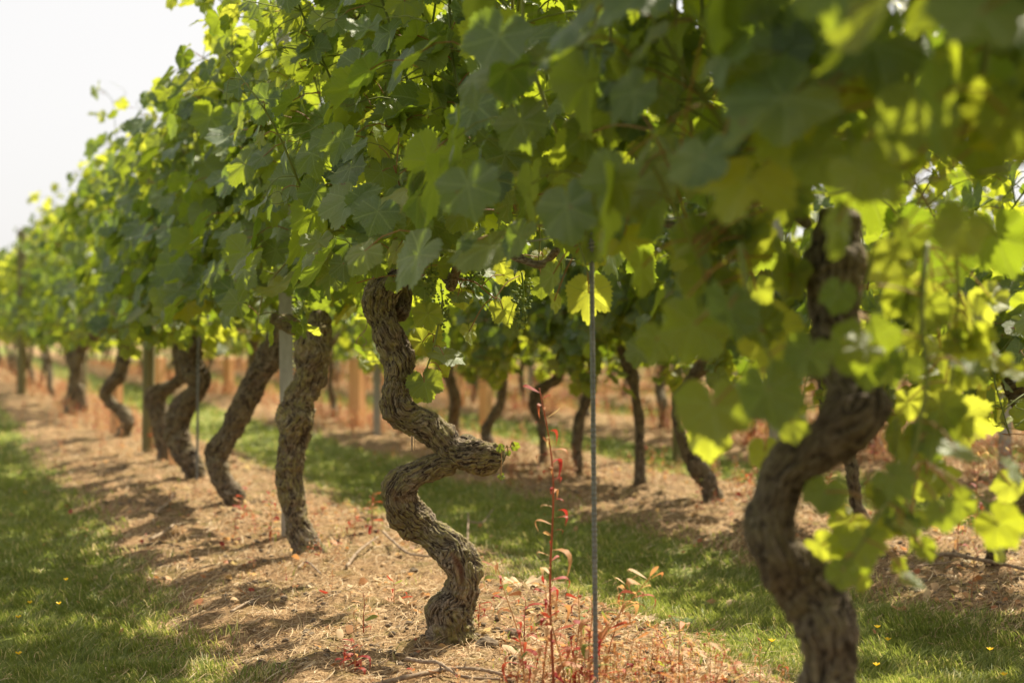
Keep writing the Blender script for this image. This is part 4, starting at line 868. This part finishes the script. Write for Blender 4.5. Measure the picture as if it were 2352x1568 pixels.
weed(835, 1440, .10, 'tiny withered sprig on the sunlit soil left of the focused trunk foot', 16, 8, red=.3)
weed(815, 1530, .07, 'tiny dark crimson sprig at the lower left of the focused trunk', 17, 8, red=1)
weed(790, 1525, .05, 'very small red sprig beside the crimson one', 18, 6, red=.9)
weed(1100, 1430, .07, 'small orange sprout just right of the focused trunk foot', 19, 9, red=.5)
weed(1205, 1450, .10, 'single sprout with upright crimson and pale leaves between trunk and rod', 20, 9, red=.8)
weed(905, 1375, .06, 'low curled orange sprout touching the left of the focused trunk', 21, 8, red=.3)
weed(1780, 1620, .23, 'blurred orange weed arching left in front of the thick blurred trunk', 22, 14, (-.09, 0), y=2.35, red=.6, lsz=.06)
weed(1835, 1620, .16, 'blurred red weed at the left foot of the thick blurred trunk', 23, 14, (.02, 0), y=2.3, red=.8, lsz=.06)
weed(1560, 1560, .12, 'shrivelled brown weed on the soil between rod and thick trunk', 24, 16, red=.1)
weed(2245, 1190, .30, 'tall dry orange weed stem at the right with curled leaves', 25, 18, y=5.0, red=.3)
weed(2322, 1180, .34, 'tallest dry weed stem near the right edge, bare and branching', 26, 18, y=5.0, red=.3)
weed(2200, 1260, .20, 'red weed in the right strip beside the long fallen cane', 27, 20, y=4.8, red=.6)
weed(1705, 1145, .13, 'small weed with a flag-like pink leaf beside the bowed trunk', 28, 10, (.05, 0), red=.9, lsz=.06)
weed(1905, 1165, .14, 'crimson-tipped weed seen through the crook of the thick blurred trunk', 29, 16, red=.8)
# masses: the orange-red dead weeds along the strips
def weed_mass(name, label, spec, seed):
    g = np.random.default_rng(seed); V8 = []
    for i in range(8):
        st, lf = weed_geo(g, .24, 22, (g.normal(0, .03), g.normal(0, .03)), lsz=.05, droopy=1.1, red=[.25, .5, .3, .15][i % 4], green=[.03, .1, .02, .0][i % 4]); mb = MB()
        for q in (st, lf):
            T = np.concatenate(q.T) if q.T else None; Q = np.concatenate(q.Q) if q.Q else None; mb.add(np.concatenate(q.V), T, Q, tint=np.concatenate(q.A['tint']))
        V8.append((np.concatenate(mb.V), np.concatenate(mb.T), np.concatenate(mb.Q), np.concatenate(mb.A['tint'])))
    out = MB()
    for (D, s0, s1, dens, hs_, wd) in spec:
        n = int((s1-s0)*dens); s_ = s0+(s1-s0)*g.random(n); d_ = D+g.normal(0, wd, n); p = np.stack([d_*CT-s_*ST, d_*ST+s_*CT], -1)
        k = (np.abs(p[:, 0]/p[:, 1]) < 1176/F*1.1) & (g.random(n) < .12+1.1*sstep(.35, .7, vnoise(np.stack([p[:, 0]*1.6, p[:, 1]*1.6, p[:, 0]*0], -1), 91))); p = p[k]
        z = ground_h(p[:, 0], p[:, 1])
        for i in range(len(p)):
            V, T, Q, t = V8[g.integers(0, 8)]; a = g.random()*6.283; c, s2 = math.cos(a), math.sin(a); sc = hs_*g.uniform(.4, 1.15); VV = np.stack([V[:, 0]*c-V[:, 1]*s2, V[:, 0]*s2+V[:, 1]*c, V[:, 2]], -1)*sc+[p[i, 0], p[i, 1], z[i]]
            out.add(VV, T, Q, tint=t)
    link(name, out.mesh(name), M['weed'], None, kind='stuff', label=label)
weed_mass('dead_weeds', 'orange and red dead weeds crowding the soil strips between the rows', [
    (D1, 3.7, 8, 17, .42, .22), (D1, 8, 34, 40, .8, .22),
    (D2, 2.4, 6.2, 48, .62, .24), (D2, 6.2, 30, 110, .68, .24), (D2+ROWGAP, 1.5, 30, 125, .95, .29), (D2+2*ROWGAP, 2, 28, 75, .85, .27), (D2+3*ROWGAP, 3, 28, 60, .85, .27), (D2+4*ROWGAP, 3, 28, 40, .8, .27)], 5)
weed_mass('withered_undergrowth', 'low mat of shrivelled tan and red weeds round the foot of the grey rod', [(D1+.13, 1.95, 2.8, 150, .52, .12), (D1-.1, 1.6, 2.3, 30, .3, .15), (D1+.1, 2.8, 5, 5, .28, .3)], 6)

# ------------------------------------------------------------------ fallen canes, twigs, leaves, flowers
def fallen(path, r, label, seed, buds=True, kind='fallen_cane'):
    g = np.random.default_rng(seed); pts = []
    for u, v, dz in path:
        y = F*CAMH/(v-754); x = (u-1176)/F*y; pts.append((x, y, gh1(x, y)+r+dz))
    C = spline(pts, 8*len(pts)); org = C[0].copy(); n = len(C); o = empty(kind, org, 0, label=label, category='twig', group='pruned canes lying on the soil')
    rr = np.linspace(r, r*.55, n)*(1+.10*np.sin(np.arange(n)*1.9)); V, T, Q = tube(C-org, rr, 9); V = V+(fbm(V*160, seed, 2)-.5)[:, None]*.003; link('stem', mesh_np('stem', V, [T, Q]), M['twig'], o)
    if buds:
        mb = MB()
        for k in range(3, n-2, 6):
            d = norm(g.normal(0, 1, 3)+[0, 0, .6]); V, T, Q = tube([C[k]-org, C[k]-org+d*r*2.6], [r*.5, r*.2], 5); mb.add(V, T, Q)
        link('bud', mb.mesh('bud'), M['twig'], o)
fallen([(835, 1568, 0), (960, 1545, .01), (1055, 1533, .015), (1120, 1543, .01), (1175, 1550, .0)], .0058, 'long pruned cane lying across the bottom of the soil, forked towards the weeds', 1)
fallen([(935, 1494, .01), (975, 1520, .012), (1010, 1533, .02), (1060, 1552, .01), (1150, 1556, .005)], .0052, 'second pruned cane crossing over the long one at the bottom', 2)
fallen([(880, 1232, .02), (905, 1260, .02), (940, 1275, .015), (1000, 1283, .01)], .005, 'curved pruned cane behind the focused trunk', 3)
fallen([(796, 1298, .004), (825, 1280, .02), (868, 1258, .03)], .0055, 'pale broken cane with a short fork, left of the focused trunk', 4)
fallen([(1073, 1237, .0), (1075, 1215, .05), (1076, 1196, .09)], .004, 'pale upright broken twig standing in the grass behind the focused vine', 5)
fallen([(1078, 1200, .06), (1105, 1200, .06), (1120, 1190, .07), (1134, 1180, .09)], .003, 'thin forked twig beside the upright broken one', 6)
fallen([(2100, 1262, .02), (2135, 1284, .02), (2190, 1293, .02), (2260, 1305, .02), (2370, 1318, .01)], .009, 'long dark cane lying in the right hand strip', 7)
fallen([(2080, 1300, .0), (2130, 1297, .01), (2190, 1298, .01)], .004, 'thin dark twig under the long dark cane', 8)
fallen([(1395, 1548, .005), (1460, 1548, .006), (1530, 1552, .004)], .004, 'straight pale twig at the bottom right of the rod', 9)
fallen([(685, 1292, .006), (705, 1287, .012), (738, 1310, .006)], .004, 'short twig at the foot of the lichen-covered trunk', 10)
fallen([(530, 1400, .004), (580, 1385, .01), (620, 1370, .01)], .004, 'pale twig on the left edge of the soil strip', 11)
fallen([(345, 1235, .004), (380, 1225, .01), (405, 1205, .02)], .007, 'pale curved twig on the strip left of the leaning trunk', 12)
fallen([(360, 1180, .004), (390, 1160, .01), (398, 1140, .01)], .007, 'pale bent twig further up the strip', 13)
# dead leaves lying about
def dead_leaf(u, v, s, label, seed, young=0, mat='straw'):
    y = F*CAMH/(v-754); x = (u-1176)/F*y; V, T, Q, co = PROTO['hi'][seed % 12]; g = np.random.default_rng(seed); a = g.random()*6.28; V = V*[1, 1, 1.8]
    VV = np.stack([V[:, 0]*math.cos(a)-V[:, 1]*math.sin(a), V[:, 0]*math.sin(a)+V[:, 1]*math.cos(a), np.abs(V[:, 2])], -1)*s
    o = link('fallen_leaf', mesh_np('fallen_leaf', VV, [T, Q], {'tint': np.full(len(VV), .45+.4*g.random()), 'leafco': co, 'young': np.zeros(len(VV))}), M[mat], None, label=label, category='leaf', group='fallen vine leaves'); o.location = (x, y, gh1(x, y)+.004)
    C = spline([np.zeros(3), (.0, -.3*s, .2*s), (.1*s, -.8*s, .1*s)], 8); V, T, Q = tube(C, [.0012]*8, 5); link('stalk', mesh_np('stalk', V, [T, Q]), M['twig'], o)
dead_leaf(1200, 1347, .07, 'curled pale dry leaf behind the red weeds in the shade edge', 1)
dead_leaf(1560, 1395, .05, 'small dull green fallen leaf on the grass edge', 5, mat='leaf')
dead_leaf(1535, 1508, .04, 'grey-green fallen leaf near the bottom right of the rod', 6, mat='leaf')
dead_leaf(1478, 1402, .035, 'orange-brown curled leaf on the bright grass corner', 7)
dead_leaf(800, 1475, .025, 'tiny brown leaf fragment on the sunlit soil', 8)
dead_leaf(1150, 1452, .022, 'tiny tan leaf fragment right of the focused trunk foot', 9)
dead_leaf(1620, 1520, .05, 'brown dry leaf at the bottom between rod and thick trunk', 10)
# buttercups
def buttercup(u, v, label, seed, h=.055):
    y = F*CAMH/(v-754); x = (u-1176)/F*y; g = np.random.default_rng(seed); r = empty('buttercup', (x, y, gh1(x, y)), 0, label=label, category='flower', group='yellow buttercups in the grass')
    C = spline([(0, 0, 0), (g.normal(0, .006), 0, h*.5), (g.normal(0, .012), 0, h)], 8); V, T, Q = tube(C, [.0011]*8, 5); link('stem', mesh_np('stem', V, [T, Q], {'tint': np.full(len(V), .3)}), M['cane'], r)
    mb = MB()
    for k in range(5):
        a = k*1.2566+g.random()*.3; d = np.array([math.cos(a), math.sin(a), 0]); s_ = np.array([-d[1], d[0], 0]); q = [(0, 0), (.35, .30), (.75, .42), (1.0, .22)]; V = []
        for t, w in q: c = C[-1]+d*t*.008+np.array([0, 0, .006*t]); V += [c-s_*w*.008, c+s_*w*.008]
        mb.add(V, None, [[0, 1, 3, 2], [2, 3, 5, 4], [4, 5, 7, 6]], tint=g.random())
    link('petals', mb.mesh('petals'), M['petal'], r)
for i, (u, v, lab) in enumerate(((153, 1316, 'largest yellow buttercup in the shaded grass at the left'), (127, 1365, 'yellow buttercup on a long stem below the largest one'), (74, 1362, 'small yellow buttercup near the left edge of the grass'), (70, 1400, 'dim yellow buttercup lower at the left edge'), (45, 1485, 'yellow buttercup at the bottom left corner'),
        (66, 1115, 'buttercup far up the left grass'), (1752, 1466, 'yellow buttercup left of the thick blurred trunk foot'), (2012, 1420, 'pale yellow buttercup just right of the thick blurred trunk'), (2055, 1445, 'bright yellow buttercup in the grass right of the thick trunk'), (2010, 1505, 'yellow buttercup low beside the thick blurred trunk'), (2315, 1535, 'yellow buttercup at the bottom right corner'), (2258, 1465, 'tiny yellow buttercup in the right grass'))):
    buttercup(u, v+14, lab, i)
# stones and clods that one can tell apart
def clod(u, v, s, label, seed):
    y = F*CAMH/(v-754); x = (u-1176)/F*y; V, Q = lathe([(math.sin(a)+1e-4, -math.cos(a)) for a in np.linspace(0, math.pi, 22)], 30)
    V = V*(1+.9*(fbm(V*1.6+seed, seed)-.5)+.35*(fbm(V*6, seed+1)-.5))[:, None]*[1.3, 1, .7]*s; o = link('soil_clod', mesh_np('soil_clod', V, Q), M['clod'], None, label=label, category='clod', group='lumps of dry soil'); o.location = (x, y, gh1(x, y)+s*.25)
clod(1176, 1440, .022, 'brown lump of soil right of the focused trunk foot', 1)
clod(1118, 1462, .022, 'grey lump of soil below the focused trunk foot', 2)
clod(950, 1300, .012, 'dark lump of soil behind the focused trunk', 3)
